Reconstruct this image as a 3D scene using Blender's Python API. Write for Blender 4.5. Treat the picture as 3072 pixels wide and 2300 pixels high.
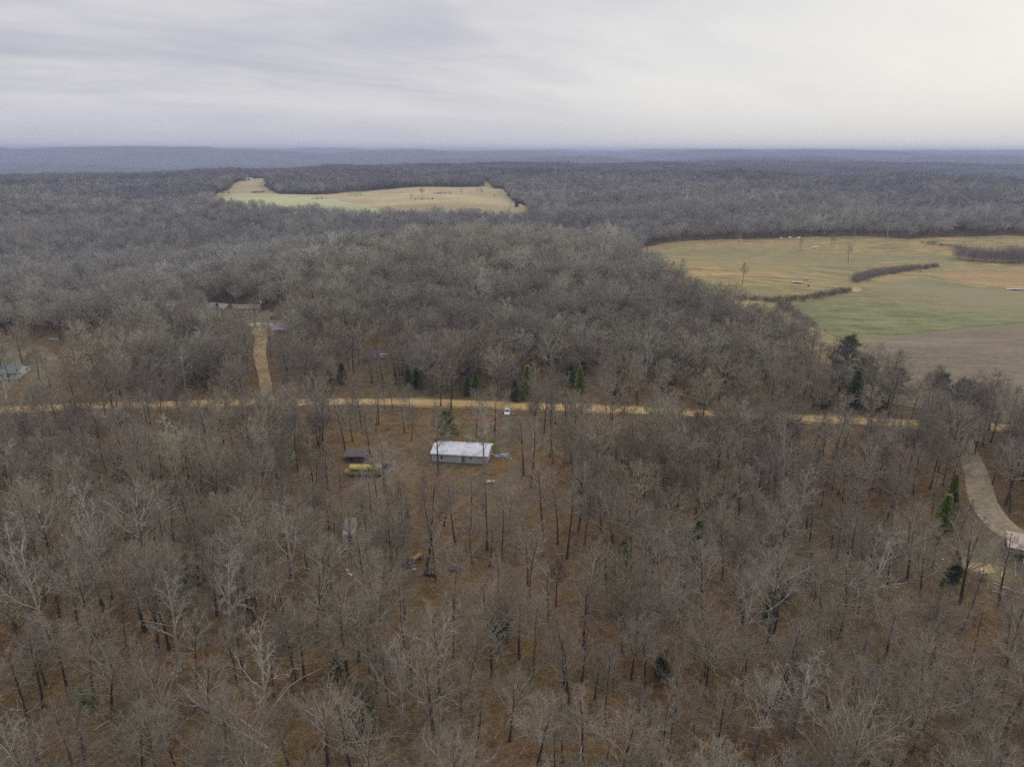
import bpy, bmesh, math, random
import numpy as np
from mathutils import Vector, Matrix, noise
from mathutils.geometry import delaunay_2d_cdt
from math import radians as R, sin, cos, tan, atan2, pi, sqrt

for o in list(bpy.data.objects): bpy.data.objects.remove(o)
S = bpy.context.scene
C = S.collection

# ------------------------------------------------------------------ camera
CAMH, PITCH, ROLL, F = 85.0, R(18.1), R(0.2), 1536.0      # F in pixels of a 2212 px wide picture
cam = bpy.data.cameras.new('camera'); co = bpy.data.objects.new('camera', cam); C.objects.link(co)
cam.sensor_width = 36.0; cam.lens = F / 2212 * 36.0; cam.clip_start = 0.5; cam.clip_end = 90000
fw = np.array([0, cos(PITCH), -sin(PITCH)]); r0 = np.array([1.0, 0, 0]); u0 = np.array([0, sin(PITCH), cos(PITCH)])
rt = cos(ROLL)*r0 + sin(ROLL)*u0; up = -sin(ROLL)*r0 + cos(ROLL)*u0
M = Matrix.Identity(4)
for i in range(3):
    M[i][0] = rt[i]; M[i][1] = up[i]; M[i][2] = -fw[i]
M[2][3] = CAMH
co.matrix_world = M; S.camera = co

# ------------------------------------------------------------------ world, sun, exposure
S.view_settings.view_transform = 'Standard'; S.view_settings.look = 'None'
S.view_settings.exposure = 0.0; S.view_settings.gamma = 1.0; S.view_settings.use_curve_mapping = False
S.cycles.max_bounces = 4; S.cycles.diffuse_bounces = 2; S.cycles.volume_bounces = 0
S.cycles.transparent_max_bounces = 4
S.cycles.use_denoising = False
SUN_EL, SUN_AZ = R(32), R(48)                             # azimuth from +Y towards +X
W = bpy.data.worlds.new('World'); S.world = W; W.use_nodes = True
nt = W.node_tree; nt.nodes.clear()
def N(t, typ, **kw):
    n = t.nodes.new(typ)
    for k, v in kw.items():
        if k.startswith('i_'): n.inputs[k[2:].replace('_', ' ')].default_value = v
        else: setattr(n, k, v)
    return n
def ramp(t, stops, interp='LINEAR'):
    n = t.nodes.new('ShaderNodeValToRGB'); cr = n.color_ramp; cr.interpolation = interp
    while len(cr.elements) < len(stops): cr.elements.new(0.5)
    for e, (p, c) in zip(cr.elements, stops):
        e.position = p; e.color = (c[0], c[1], c[2], 1) if not isinstance(c, (int, float)) else (c, c, c, 1)
    return n
def math_(t, op, a, b=None, c=None):
    n = t.nodes.new('ShaderNodeMath'); n.operation = op
    for i, v in enumerate((a, b, c)):
        if v is None: continue
        if isinstance(v, (int, float)): n.inputs[i].default_value = v
        else: t.links.new(v, n.inputs[i])
    return n.outputs[0]
def mix(t, f, a, b, mode='MIX'):
    n = t.nodes.new('ShaderNodeMix'); n.data_type = 'RGBA'; n.blend_type = mode
    for i, v in ((0, f), (6, a), (7, b)):
        if isinstance(v, (int, float)) and i == 0: n.inputs[0].default_value = v
        elif isinstance(v, (tuple, list)): n.inputs[i].default_value = (*v[:3], 1)
        else: t.links.new(v, n.inputs[i])
    return n.outputs[2]
L = nt.links.new
sky = N(nt, 'ShaderNodeTexSky'); sky.sky_type = 'NISHITA'; sky.sun_disc = False
sky.sun_elevation = SUN_EL; sky.sun_rotation = SUN_AZ; sky.dust_density = 4.0; sky.air_density = 1.5
bg0 = N(nt, 'ShaderNodeBackground', i_Strength=0.05); L(sky.outputs[0], bg0.inputs[0])
tc = N(nt, 'ShaderNodeTexCoord'); sx = N(nt, 'ShaderNodeSeparateXYZ'); L(tc.outputs['Generated'], sx.inputs[0])
zc = math_(nt, 'ADD', math_(nt, 'MAXIMUM', sx.outputs[2], 0.0), 0.16)
px = math_(nt, 'DIVIDE', sx.outputs[0], zc); py = math_(nt, 'DIVIDE', sx.outputs[1], zc)
# streaks of the cloud layer run to the right and away
ca, sa = cos(R(30)), sin(R(30))
ux = math_(nt, 'ADD', math_(nt, 'MULTIPLY', px, ca), math_(nt, 'MULTIPLY', py, sa))
uy = math_(nt, 'ADD', math_(nt, 'MULTIPLY', px, -sa), math_(nt, 'MULTIPLY', py, ca))
cv = N(nt, 'ShaderNodeCombineXYZ'); L(math_(nt, 'MULTIPLY', ux, 0.5), cv.inputs[0]); L(uy, cv.inputs[1])
n1 = N(nt, 'ShaderNodeTexNoise', i_Scale=0.62, i_Detail=5.0, i_Roughness=0.5, i_Distortion=0.35); L(cv.outputs[0], n1.inputs['Vector'])
n2 = N(nt, 'ShaderNodeTexNoise', i_Scale=2.6, i_Detail=6.0, i_Roughness=0.6, i_Distortion=0.5); L(cv.outputs[0], n2.inputs['Vector'])
nn = math_(nt, 'ADD', math_(nt, 'MULTIPLY', n1.outputs[0], 0.78), math_(nt, 'MULTIPLY', n2.outputs[0], 0.22))
# brighter towards the low veiled sun on the right
az = math_(nt, 'ADD', math_(nt, 'MULTIPLY', sx.outputs[0], sin(R(40))), math_(nt, 'MULTIPLY', sx.outputs[1], cos(R(40))))
glow = math_(nt, 'POWER', math_(nt, 'MAXIMUM', az, 0.0), 5.0)
band = N(nt, 'ShaderNodeMapRange', interpolation_type='SMOOTHSTEP'); L(sx.outputs[2], band.inputs[0])
band.inputs[1].default_value = 0.30; band.inputs[2].default_value = 0.06
nn2 = math_(nt, 'ADD', nn, math_(nt, 'MULTIPLY', math_(nt, 'MULTIPLY', glow, band.outputs[0]), 0.50))
cr = ramp(nt, [(0.41, (0.495, 0.51, 0.58)), (0.475, (0.57, 0.575, 0.63)), (0.54, (0.67, 0.67, 0.70)), (0.64, (0.775, 0.775, 0.77)), (0.85, (0.90, 0.88, 0.82))])
L(nn2, cr.inputs[0])
hz = N(nt, 'ShaderNodeMapRange', interpolation_type='SMOOTHSTEP'); L(sx.outputs[2], hz.inputs[0])
hz.inputs[1].default_value = 0.09; hz.inputs[2].default_value = 0.0
hzc = mix(nt, glow, (0.60, 0.60, 0.655), (0.77, 0.755, 0.715))
skyc = mix(nt, math_(nt, 'MULTIPLY', hz.outputs[0], 0.85), cr.outputs[0], hzc)
zen = N(nt, 'ShaderNodeMapRange', interpolation_type='SMOOTHSTEP'); L(sx.outputs[2], zen.inputs[0])   # a veiled sky is brightest overhead
zen.inputs[1].default_value = 0.22; zen.inputs[2].default_value = 0.85; zen.inputs[3].default_value = 1.04; zen.inputs[4].default_value = 1.9
bg1 = N(nt, 'ShaderNodeBackground'); L(skyc, bg1.inputs[0]); L(zen.outputs[0], bg1.inputs[1])
ms = N(nt, 'ShaderNodeMixShader'); ms.inputs[0].default_value = 0.94
L(bg0.outputs[0], ms.inputs[1]); L(bg1.outputs[0], ms.inputs[2])
wo = N(nt, 'ShaderNodeOutputWorld'); L(ms.outputs[0], wo.inputs[0])
sl = bpy.data.lights.new('sun', 'SUN'); sl.energy = 0.9; sl.angle = R(25); sl.color = (1, 0.95, 0.88)
so = bpy.data.objects.new('sun', sl); C.objects.link(so)
sd = Vector((sin(SUN_AZ)*cos(SUN_EL), cos(SUN_AZ)*cos(SUN_EL), sin(SUN_EL)))
so.rotation_euler = (-sd).to_track_quat('-Z', 'Y').to_euler(); so.location = (0, 0, 300)

# ------------------------------------------------------------------ terrain height
rng = np.random.RandomState(7)
def gauss(x, y, cx, cy, sx_, sy_, h, a=0.0):
    dx, dy = x-cx, y-cy
    u = dx*cos(a)+dy*sin(a); v = -dx*sin(a)+dy*cos(a)
    return h*np.exp(-0.5*((u/sx_)**2+(v/sy_)**2))
HR = np.random.RandomState(3)
WAV = [(HR.uniform(0, 2*pi), HR.uniform(0, 2*pi), s) for s in (4200, 3100, 2300, 1700, 1300, 900, 700, 520)]
RIDGES = [(-30, 9200, 2300, 600, 62), (-12, 8300, 1700, 420, 58), (-20, 13000, 3600, 800, 50), (3, 6300, 800, 300, 62), (7, 10500, 1200, 500, 52), (14, 8200, 1100, 380, 66), (21, 11500, 1500, 600, 56), (29, 8600, 1700, 420, 50), (36, 13000, 2500, 700, 40), (20, 5800, 800, 260, 66)]
def sm(a, b, x):
    t = np.clip((x-a)/(b-a), 0, 1); return t*t*(3-2*t)
def Hf(x, y):
    x = np.asarray(x, float); y = np.asarray(y, float)
    d = np.hypot(x, y)
    z = gauss(x, y, -20, 455, 150, 82, 21)
    z = z + gauss(x, y, 110, 430, 90, 120, 2.0)
    z = z + gauss(x, y, -120, 690, 420, 100, -17) + gauss(x, y, -330, 540, 130, 200, -9)
    z = z + gauss(x, y, 20, 2250, 800, 800, 32) + gauss(x, y, -1500, 2300, 650, 500, -14)
    z = z + gauss(x, y, 380, 740, 170, 90, 7) + gauss(x, y, 330, 520, 200, 40, -2)
    z = z + gauss(x, y, 1000, 1500, 600, 300, 10)
    z = z + gauss(x, y, 1700, 3500, 1300, 480, 40, 0.12) + gauss(x, y, 1250, 2350, 900, 360, -34) + gauss(x, y, 2300, 3300, 500, 300, 10) + gauss(x, y, 1150, 3700, 350, 300, 8)
    far = np.zeros_like(z)
    for k, (p, q, s) in enumerate(WAV):
        a = p; u = x*cos(a)+y*sin(a); v = -x*sin(a)+y*cos(a)
        far = far + (s/4200)**0.8*np.sin(2*pi*u/s + q + 1.3*np.sin(2*pi*v/(s*1.7)+p))
    far = far/2.6
    az_ = np.degrees(np.arctan2(x, y)); lf = 1-0.55*sm(0, 18, az_)
    z = z - 62*lf*sm(2500, 4300, d) + 44*sm(3800, 7500, d)*far*(1+0.25*sm(9000, 14000, d)) + (62*lf+30)*sm(5200, 12500, d)
    for ra, rd, rx_, ry_, rh in RIDGES: z = z + gauss(x, y, rd*sin(R(ra)), rd*cos(R(ra)), rx_, ry_, rh, -R(ra)*0.8)
    z = np.where(z > 70, 70+28*np.tanh((z-70)/30.0), z)
    for a_, w_, p_ in ((0.4, 340, 1.0), (1.9, 260, 2.0), (2.8, 430, .3)): z = z + sm(620, 1000, d)*3.2*np.sin((x*cos(a_)+y*sin(a_))*2*pi/w_+p_+np.sin(x/210.0+p_))*(1-.6*sm(2500, 4000, d))
    near = 0.35*np.sin(x/23.0+1)*np.sin(y/31.0) + 0.25*np.sin(x/11.0-y/17.0)
    z = z + near*sm(60, 120, d) + sm(700, 1600, d)*far*3.0
    return z
def H(x, y): return float(Hf(x, y))
def proj(x, y, z):
    x = np.asarray(x, float); y = np.asarray(y, float); z = np.asarray(z, float)-CAMH
    dz = x*fw[0]+y*fw[1]+z*fw[2]
    dz = np.where(dz < 1e-3, 1e-3, dz)
    return 1106+F*(x*rt[0]+y*rt[1]+z*rt[2])/dz, 828-F*(x*up[0]+y*up[1]+z*up[2])/dz, dz
def at(px_, py_, off=0.0):
    """point of the ground seen at that place of the 2212 px picture"""
    d = fw + rt*(px_-1106)/F + up*(828-py_)/F
    t = 40.0; prev = t
    while t < 40000:
        p = d*t
        if CAMH+p[2] < H(p[0], p[1])+off:
            a, b = prev, t
            for _ in range(25):
                m = (a+b)/2; p = d*m
                if CAMH+p[2] < H(p[0], p[1])+off: b = m
                else: a = m
            p = d*b
            return Vector((p[0], p[1], H(p[0], p[1])))
        prev = t; t += max(1.0, t*0.004)
    p = d*3000
    return Vector((p[0], p[1], H(p[0], p[1])))

# ------------------------------------------------------------------ helpers
def setp(o, label=None, cat=None, group=None, kind=None):
    if label: o['label'] = label
    if cat: o['category'] = cat
    if group: o['group'] = group
    if kind: o['kind'] = kind
    return o
class MB:
    def __init__(s): s.v = []; s.f = []; s.m = []; s.n = 0
    def add(s, v, f, m=0):
        s.v += [tuple(p) for p in v]; s.f += [tuple(i+s.n for i in q) for q in f]; s.m += [m]*len(f); s.n += len(v)
    def box(s, c, d, rz=0.0, m=0, taper=(1, 1), rx=0.0, ry=0.0):
        q = Matrix.Rotation(rz, 3, 'Z') @ Matrix.Rotation(ry, 3, 'Y') @ Matrix.Rotation(rx, 3, 'X')
        vs = []
        for k in (-1, 1):
            tx, ty = taper if k > 0 else (1, 1)
            for a, b in ((-1, -1), (1, -1), (1, 1), (-1, 1)):
                p = q @ Vector((a*d[0]/2*tx, b*d[1]/2*ty, k*d[2]/2)); vs.append((p.x+c[0], p.y+c[1], p.z+c[2]))
        s.add(vs, [(3, 2, 1, 0), (4, 5, 6, 7), (0, 1, 5, 4), (1, 2, 6, 5), (2, 3, 7, 6), (3, 0, 4, 7)], m)
    def tube(s, p, r, n=8, m=0, cap=True):
        p = [Vector(q) for q in p]; rr = r if isinstance(r, (list, tuple)) else [r]*len(p)
        vs = []; fs = []; prev = None
        for i, q in enumerate(p):
            t = (p[min(i+1, len(p)-1)]-p[max(i-1, 0)]).normalized()
            a = Vector((0, 0, 1)) if abs(t.z) < 0.9 else Vector((1, 0, 0))
            if prev is not None: a = prev
            u = (a - t*a.dot(t)).normalized(); w = t.cross(u); prev = u
            for k in range(n):
                g = 2*pi*k/n; vs.append(q+(u*cos(g)+w*sin(g))*rr[i])
        for i in range(len(p)-1):
            for k in range(n):
                k2 = (k+1) % n; fs.append((i*n+k, i*n+k2, (i+1)*n+k2, (i+1)*n+k))
        if cap: fs.append(tuple(range(n-1, -1, -1))); fs.append(tuple((len(p)-1)*n+k for k in range(n)))
        s.add(vs, fs, m)
    def prism(s, prof, x0, x1, m=0):
        """profile in (y, z) swept along x"""
        n = len(prof)
        vs = [(x0, y, z) for y, z in prof]+[(x1, y, z) for y, z in prof]
        fs = [(i, (i+1) % n, n+(i+1) % n, n+i) for i in range(n)]+[tuple(range(n-1, -1, -1)), tuple(range(n, 2*n))]
        s.add(vs, fs, m)
    def build(s, name, mats, parent=None, smooth=False):
        me = bpy.data.meshes.new(name); me.from_pydata(s.v, [], s.f)
        for mt in (mats if isinstance(mats, (list, tuple)) else [mats]): me.materials.append(mt)
        me.polygons.foreach_set('material_index', s.m)
        if smooth: me.polygons.foreach_set('use_smooth', [True]*len(s.f))
        me.update()
        bm = bmesh.new(); bm.from_mesh(me); bmesh.ops.recalc_face_normals(bm, faces=bm.faces); bm.to_mesh(me); bm.free()
        o = bpy.data.objects.new(name, me); C.objects.link(o)
        if parent: o.parent = parent
        return o
def thing(name, loc, rz=0.0, label=None, cat=None, group=None):
    o = bpy.data.objects.new(name, None); o.empty_display_size = 0.5; C.objects.link(o)
    o.location = loc; o.rotation_euler = (0, 0, rz); return setp(o, label, cat, group)
def npmesh(name, V, Fq, mats, mi=None, smooth=False):
    me = bpy.data.meshes.new(name); nf, k = Fq.shape
    me.vertices.add(len(V)); me.vertices.foreach_set('co', np.ascontiguousarray(V, dtype=np.float32).ravel())
    me.loops.add(nf*k); me.loops.foreach_set('vertex_index', Fq.astype(np.int32).ravel())
    me.polygons.add(nf); me.polygons.foreach_set('loop_start', np.arange(0, nf*k, k, dtype=np.int32))
    if mi is not None: me.polygons.foreach_set('material_index', mi.astype(np.int32))
    me.polygons.foreach_set('use_smooth', np.full(nf, smooth))
    for mt in mats: me.materials.append(mt)
    me.update(calc_edges=True); me.validate()
    return me

# ------------------------------------------------------------------ materials
def mat(name, col, rough=0.85, spec=0.25, var=0.0, scale=3.0, metal=0.0, bump=0.0, dirt=None):
    m = bpy.data.materials.new(name); m.use_nodes = True; t = m.node_tree; b = t.nodes['Principled BSDF']
    b.inputs['Base Color'].default_value = (*col, 1); b.inputs['Roughness'].default_value = rough
    b.inputs['Specular IOR Level'].default_value = spec; b.inputs['Metallic'].default_value = metal
    if var or dirt or bump:
        tcn = N(t, 'ShaderNodeTexCoord'); nz = N(t, 'ShaderNodeTexNoise', i_Scale=scale, i_Detail=6.0, i_Roughness=0.65)
        t.links.new(tcn.outputs['Object'], nz.inputs['Vector'])
        lo = tuple(c*(1-var) for c in col); hi = tuple(min(1, c*(1+var)) for c in col)
        rp = ramp(t, [(0.32, lo), (0.68, hi)]); t.links.new(nz.outputs[0], rp.inputs[0]); out = rp.outputs[0]
        if dirt:
            nz2 = N(t, 'ShaderNodeTexNoise', i_Scale=scale*0.35, i_Detail=8.0, i_Roughness=0.7, i_Distortion=1.0)
            t.links.new(tcn.outputs['Object'], nz2.inputs['Vector'])
            r2 = ramp(t, [(0.50, 0.0), (0.66, 0.75)]); t.links.new(nz2.outputs[0], r2.inputs[0])
            out = mix(t, r2.outputs[0], out, dirt)
        t.links.new(out, b.inputs['Base Color'])
        if bump:
            bp = N(t, 'ShaderNodeBump', i_Strength=bump); t.links.new(nz.outputs[0], bp.inputs['Height']); t.links.new(bp.outputs[0], b.inputs['Normal'])
    return m
def wood_mat(name, stops, scale, rough=0.9):
    """bark or twig colour varying from tree to tree"""
    m = bpy.data.materials.new(name); m.use_nodes = True; t = m.node_tree; b = t.nodes['Principled BSDF']
    oi = N(t, 'ShaderNodeObjectInfo'); rp = ramp(t, stops); t.links.new(oi.outputs['Random'], rp.inputs[0])
    tcn = N(t, 'ShaderNodeTexCoord'); nz = N(t, 'ShaderNodeTexNoise', i_Scale=scale, i_Detail=3.0)
    t.links.new(tcn.outputs['Object'], nz.inputs['Vector'])
    r2 = ramp(t, [(0.3, 0.62), (0.7, 1.25)]); t.links.new(nz.outputs[0], r2.inputs[0])
    c = mix(t, 1.0, rp.outputs[0], r2.outputs[0], 'MULTIPLY')
    ia = N(t, 'ShaderNodeAttribute', attribute_name='tone'); ia.attribute_type = 'INSTANCER'      # tone by place: random spread, distance, and shade and haze painted into hollows
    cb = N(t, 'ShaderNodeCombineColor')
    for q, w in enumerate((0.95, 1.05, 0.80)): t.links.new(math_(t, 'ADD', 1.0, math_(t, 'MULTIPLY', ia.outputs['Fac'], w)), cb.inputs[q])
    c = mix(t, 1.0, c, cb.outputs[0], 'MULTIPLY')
    ig = N(t, 'ShaderNodeAttribute', attribute_name='grey'); ig.attribute_type = 'INSTANCER'      # less saturated with distance from the camera, plus random patches
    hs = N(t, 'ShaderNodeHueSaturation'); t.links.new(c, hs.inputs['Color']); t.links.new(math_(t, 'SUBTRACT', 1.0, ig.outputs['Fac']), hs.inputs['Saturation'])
    t.links.new(hs.outputs[0], b.inputs['Base Color'])
    b.inputs['Roughness'].default_value = rough; b.inputs['Specular IOR Level'].default_value = 0.15
    return m
M_trunk = wood_mat('bark', [(0, (0.055, 0.045, 0.036)), (0.5, (0.085, 0.072, 0.058)), (0.85, (0.07, 0.058, 0.046)), (1, (0.14, 0.125, 0.105))], 1.5)
M_twig = wood_mat('twig_bark', [(0, (0.19, 0.142, 0.100)), (0.2, (0.27, 0.225, 0.165)), (0.4, (0.22, 0.187, 0.132)), (0.6, (0.275, 0.23, 0.178)), (0.75, (0.18, 0.130, 0.098)), (0.9, (0.225, 0.195, 0.145)), (1, (0.32, 0.285, 0.22))], 0.5)
M_limb = wood_mat('limb_bark', [(0, (0.33, 0.29, 0.225)), (0.3, (0.43, 0.39, 0.315)), (0.6, (0.30, 0.265, 0.20)), (0.85, (0.22, 0.185, 0.145)), (1, (0.46, 0.43, 0.37))], 0.8)
M_pale = wood_mat('pale_bark', [(0, (0.30, 0.27, 0.22)), (1, (0.42, 0.39, 0.33))], 0.8)
def ground_mat():
    m = bpy.data.materials.new('leaf_litter'); m.use_nodes = True; t = m.node_tree; b = t.nodes['Principled BSDF']
    g = N(t, 'ShaderNodeNewGeometry'); l = t.links.new
    def nz(scale, detail=5.0, rough=0.6, dist=0.0, w=None):
        n = N(t, 'ShaderNodeTexNoise', i_Scale=scale, i_Detail=detail, i_Roughness=rough, i_Distortion=dist)
        if w:
            mp = N(t, 'ShaderNodeMapping'); mp.inputs['Location'].default_value = w; l(g.outputs['Position'], mp.inputs['Vector']); l(mp.outputs[0], n.inputs['Vector'])
        else: l(g.outputs['Position'], n.inputs['Vector'])
        return n.outputs[0]
    r1 = ramp(t, [(0.34, (0.115, 0.070, 0.033)), (0.45, (0.170, 0.102, 0.043)), (0.54, (0.155, 0.105, 0.052)), (0.66, (0.142, 0.112, 0.072))]); l(nz(0.022, 6, 0.62, 0.6), r1.inputs[0])
    r2 = ramp(t, [(0.50, 0.0), (0.66, 0.75)]); l(nz(0.05, 6, 0.6, 1.0, (91, 13, 5)), r2.inputs[0])
    c = mix(t, r2.outputs[0], r1.outputs[0], (0.105, 0.090, 0.034))
    r3 = ramp(t, [(0.52, 0.0), (0.70, 0.7)]); l(nz(0.035, 6, 0.65, 0.5, (-51, 213, 5)), r3.inputs[0])
    c = mix(t, r3.outputs[0], c, (0.145, 0.072, 0.046))
    r4 = ramp(t, [(0.30, 0.35), (0.5, 0.95), (0.70, 1.8)]); l(nz(1.7, 8, 0.85), r4.inputs[0])
    c = mix(t, 1.0, c, r4.outputs[0], 'MULTIPLY')
    r6 = ramp(t, [(0.36, 0.62), (0.5, 1.0), (0.64, 1.25)]); l(nz(0.33, 7, 0.75, 0.8, (7, 7, 7)), r6.inputs[0])
    c = mix(t, 1.0, c, r6.outputs[0], 'MULTIPLY')
    l(c, b.inputs['Base Color']); b.inputs['Roughness'].default_value = 1.0; b.inputs['Specular IOR Level'].default_value = 0.1
    return m
M_ground = ground_mat()
def field_mat(name, stops, s1=0.01, stretch=0.25, rot=0.0, streak=0.5, fine=0.8, extra=None, rows=0.0):
    m = bpy.data.materials.new(name); m.use_nodes = True; t = m.node_tree; b = t.nodes['Principled BSDF']; l = t.links.new
    g = N(t, 'ShaderNodeNewGeometry'); mp = N(t, 'ShaderNodeMapping'); l(g.outputs['Position'], mp.inputs['Vector'])
    mp.inputs['Rotation'].default_value = (0, 0, rot); mp.inputs['Scale'].default_value = (stretch, 1, 1)
    n1 = N(t, 'ShaderNodeTexNoise', i_Scale=s1, i_Detail=8.0, i_Roughness=0.62, i_Distortion=0.8); l(mp.outputs[0], n1.inputs['Vector'])
    r1 = ramp(t, stops); l(n1.outputs[0], r1.inputs[0]); c = r1.outputs[0]
    n2 = N(t, 'ShaderNodeTexNoise', i_Scale=s1*14, i_Detail=6.0, i_Roughness=0.7); l(mp.outputs[0], n2.inputs['Vector'])
    r2 = ramp(t, [(0.3, 1-streak*0.45), (0.7, 1+streak*0.45)]); l(n2.outputs[0], r2.inputs[0]); c = mix(t, 1.0, c, r2.outputs[0], 'MULTIPLY')
    n3 = N(t, 'ShaderNodeTexNoise', i_Scale=fine, i_Detail=4.0, i_Roughness=0.8); l(g.outputs['Position'], n3.inputs['Vector'])
    r3 = ramp(t, [(0.3, 0.8), (0.7, 1.2)]); l(n3.outputs[0], r3.inputs[0]); c = mix(t, 1.0, c, r3.outputs[0], 'MULTIPLY')
    if extra:                                           # patches of another growth
        n4 = N(t, 'ShaderNodeTexNoise', i_Scale=s1*0.7, i_Detail=7.0, i_Roughness=0.6, i_Distortion=0.4)
        mp4 = N(t, 'ShaderNodeMapping'); mp4.inputs['Location'].default_value = (371, 55, 0); l(mp.outputs[0], mp4.inputs['Vector']); l(mp4.outputs[0], n4.inputs['Vector'])
        r4 = ramp(t, [(0.46, 0.0), (0.60, 1.0)]); l(n4.outputs[0], r4.inputs[0]); c = mix(t, math_(t, 'MULTIPLY', r4.outputs[0], extra[1]), c, extra[0])
    if rows:
        wv = N(t, 'ShaderNodeTexWave', i_Scale=rows, i_Distortion=14.0, i_Detail=2.0); wv.bands_direction = 'Y'; wv.inputs['Detail Scale'].default_value = 0.02/rows*0.25
        l(mp.outputs[0], wv.inputs['Vector']); r5 = ramp(t, [(0.0, 0.84), (0.75, 1.0), (1.0, 1.35)]); l(wv.outputs['Fac'], r5.inputs[0]); c = mix(t, 1.0, c, r5.outputs[0], 'MULTIPLY')
    l(c, b.inputs['Base Color']); b.inputs['Roughness'].default_value = 1.0; b.inputs['Specular IOR Level'].default_value = 0.1
    return m
# ------------------------------------------------------------------ ground as one sheet
def make_ground():
    az = np.concatenate([np.arange(-180, -56, 4.0), np.arange(-56, 56, 0.35), np.arange(56, 180, 4.0)])
    rad = [12.0]
    while rad[-1] < 23000: rad.append(rad[-1]*1.0145+0.15)
    rad = np.array(rad); na, nr = len(az), len(rad)
    A, Rr = np.meshgrid(np.radians(az), rad)
    X, Y = Rr*np.sin(A), Rr*np.cos(A); Z = Hf(X, Y)
    V = np.stack([X, Y, Z], -1).reshape(-1, 3); V = np.vstack([V, [[0, 0, H(0, 0)]]])
    i = np.arange(nr-1)[:, None]*na; j = np.arange(na)[None]; j2 = (j+1) % na
    Q = np.stack([i+j, i+na+j, i+na+j2, i+j2], -1).reshape(-1, 4)
    me = npmesh('ground', V, Q, [M_ground], smooth=True)
    bm = bmesh.new(); bm.from_mesh(me); bm.verts.ensure_lookup_table(); c = bm.verts[-1]
    for k in range(na): bm.faces.new((c, bm.verts[k], bm.verts[(k+1) % na]))
    bmesh.ops.recalc_face_normals(bm, faces=bm.faces)
    if sum(f.normal.z for f in list(bm.faces)[:500]) < 0: bmesh.ops.reverse_faces(bm, faces=bm.faces)
    bm.to_mesh(me); bm.free()
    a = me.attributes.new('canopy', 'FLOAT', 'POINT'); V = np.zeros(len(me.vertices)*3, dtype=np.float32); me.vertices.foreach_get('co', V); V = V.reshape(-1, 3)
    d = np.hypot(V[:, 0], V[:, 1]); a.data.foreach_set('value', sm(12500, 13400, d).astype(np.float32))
    o = bpy.data.objects.new('ground', me); C.objects.link(o); setp(o, kind='structure')
    t = M_ground.node_tree; b = t.nodes['Principled BSDF']; src = b.inputs['Base Color'].links[0].from_socket
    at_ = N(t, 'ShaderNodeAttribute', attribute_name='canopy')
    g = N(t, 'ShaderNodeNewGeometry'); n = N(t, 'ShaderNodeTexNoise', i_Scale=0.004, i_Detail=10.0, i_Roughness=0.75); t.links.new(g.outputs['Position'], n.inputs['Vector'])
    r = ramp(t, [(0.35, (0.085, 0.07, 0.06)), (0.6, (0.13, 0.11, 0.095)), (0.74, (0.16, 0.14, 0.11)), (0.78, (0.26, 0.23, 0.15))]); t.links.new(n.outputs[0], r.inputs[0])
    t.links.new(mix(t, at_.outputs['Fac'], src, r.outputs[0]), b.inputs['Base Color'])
make_ground()

def inpoly(x, y, poly):
    x = np.asarray(x, float); y = np.asarray(y, float); c = np.zeros(x.shape, bool); n = len(poly)
    for i in range(n):
        x1, y1 = poly[i][:2]; x2, y2 = poly[(i+1) % n][:2]
        k = ((y1 > y) != (y2 > y)); xi = (x2-x1)*(y-y1)/((y2-y1) if y2 != y1 else 1e-9)+x1
        c ^= (k & (x < xi))
    return c
def wpoly(pp): return [at(a, b) for a, b in pp]
def sheet(name, poly, material, off, cell, wob=1.0, seg=None, kind='structure', soft=0.0):
    """drape a sheet over the ground inside a world outline"""
    pts = []; seg = seg or cell
    for i in range(len(poly)):
        a, b = poly[i], poly[(i+1) % len(poly)]; Ld = sqrt((a[0]-b[0])**2+(a[1]-b[1])**2); n = max(1, int(Ld/seg))
        for k in range(n):
            t = k/n; x = a[0]+(b[0]-a[0])*t; y = a[1]+(b[1]-a[1])*t
            w = noise.noise_vector(Vector((x/18.0, y/18.0, 3.1)))*wob*2.0 + noise.noise_vector(Vector((x/4.0, y/4.0, 8.1)))*wob*0.7
            pts.append((x+w[0], y+w[1]))
    nb = len(pts); xs = [p[0] for p in pts]; ys = [p[1] for p in pts]
    gx, gy = np.meshgrid(np.arange(min(xs), max(xs), cell), np.arange(min(ys), max(ys), cell))
    gx = gx.ravel(); gy = gy.ravel(); k = inpoly(gx, gy, pts); gx = gx[k]; gy = gy[k]
    vin = [Vector(p) for p in pts]+[Vector((a, b)) for a, b in zip(gx, gy)]
    r = delaunay_2d_cdt(vin, [(i, (i+1) % nb) for i in range(nb)], [], 1, 1e-4)
    V = [(v.x, v.y, H(v.x, v.y)+off) for v in r[0]]
    me = bpy.data.meshes.new(name); me.from_pydata(V, [], r[2]); me.materials.append(material)
    bm = bmesh.new(); bm.from_mesh(me); bmesh.ops.recalc_face_normals(bm, faces=bm.faces)
    if bm.faces and sum(f.normal.z for f in bm.faces) < 0: bmesh.ops.reverse_faces(bm, faces=bm.faces)
    for f in bm.faces: f.smooth = True
    bm.to_mesh(me); bm.free()
    o = bpy.data.objects.new(name, me); C.objects.link(o); return setp(o, kind=kind)
def catmull(pts, n=8):
    P = [Vector(p) for p in pts]; out = []
    for i in range(len(P)-1):
        p0, p1, p2, p3 = P[max(i-1, 0)], P[i], P[i+1], P[min(i+2, len(P)-1)]
        for k in range(n):
            t = k/n; out.append(0.5*((2*p1)+(p2-p0)*t+(2*p0-5*p1+4*p2-p3)*t*t+(3*p1-p0-3*p2+p3)*t**3))
    return out+[P[-1]]
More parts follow.
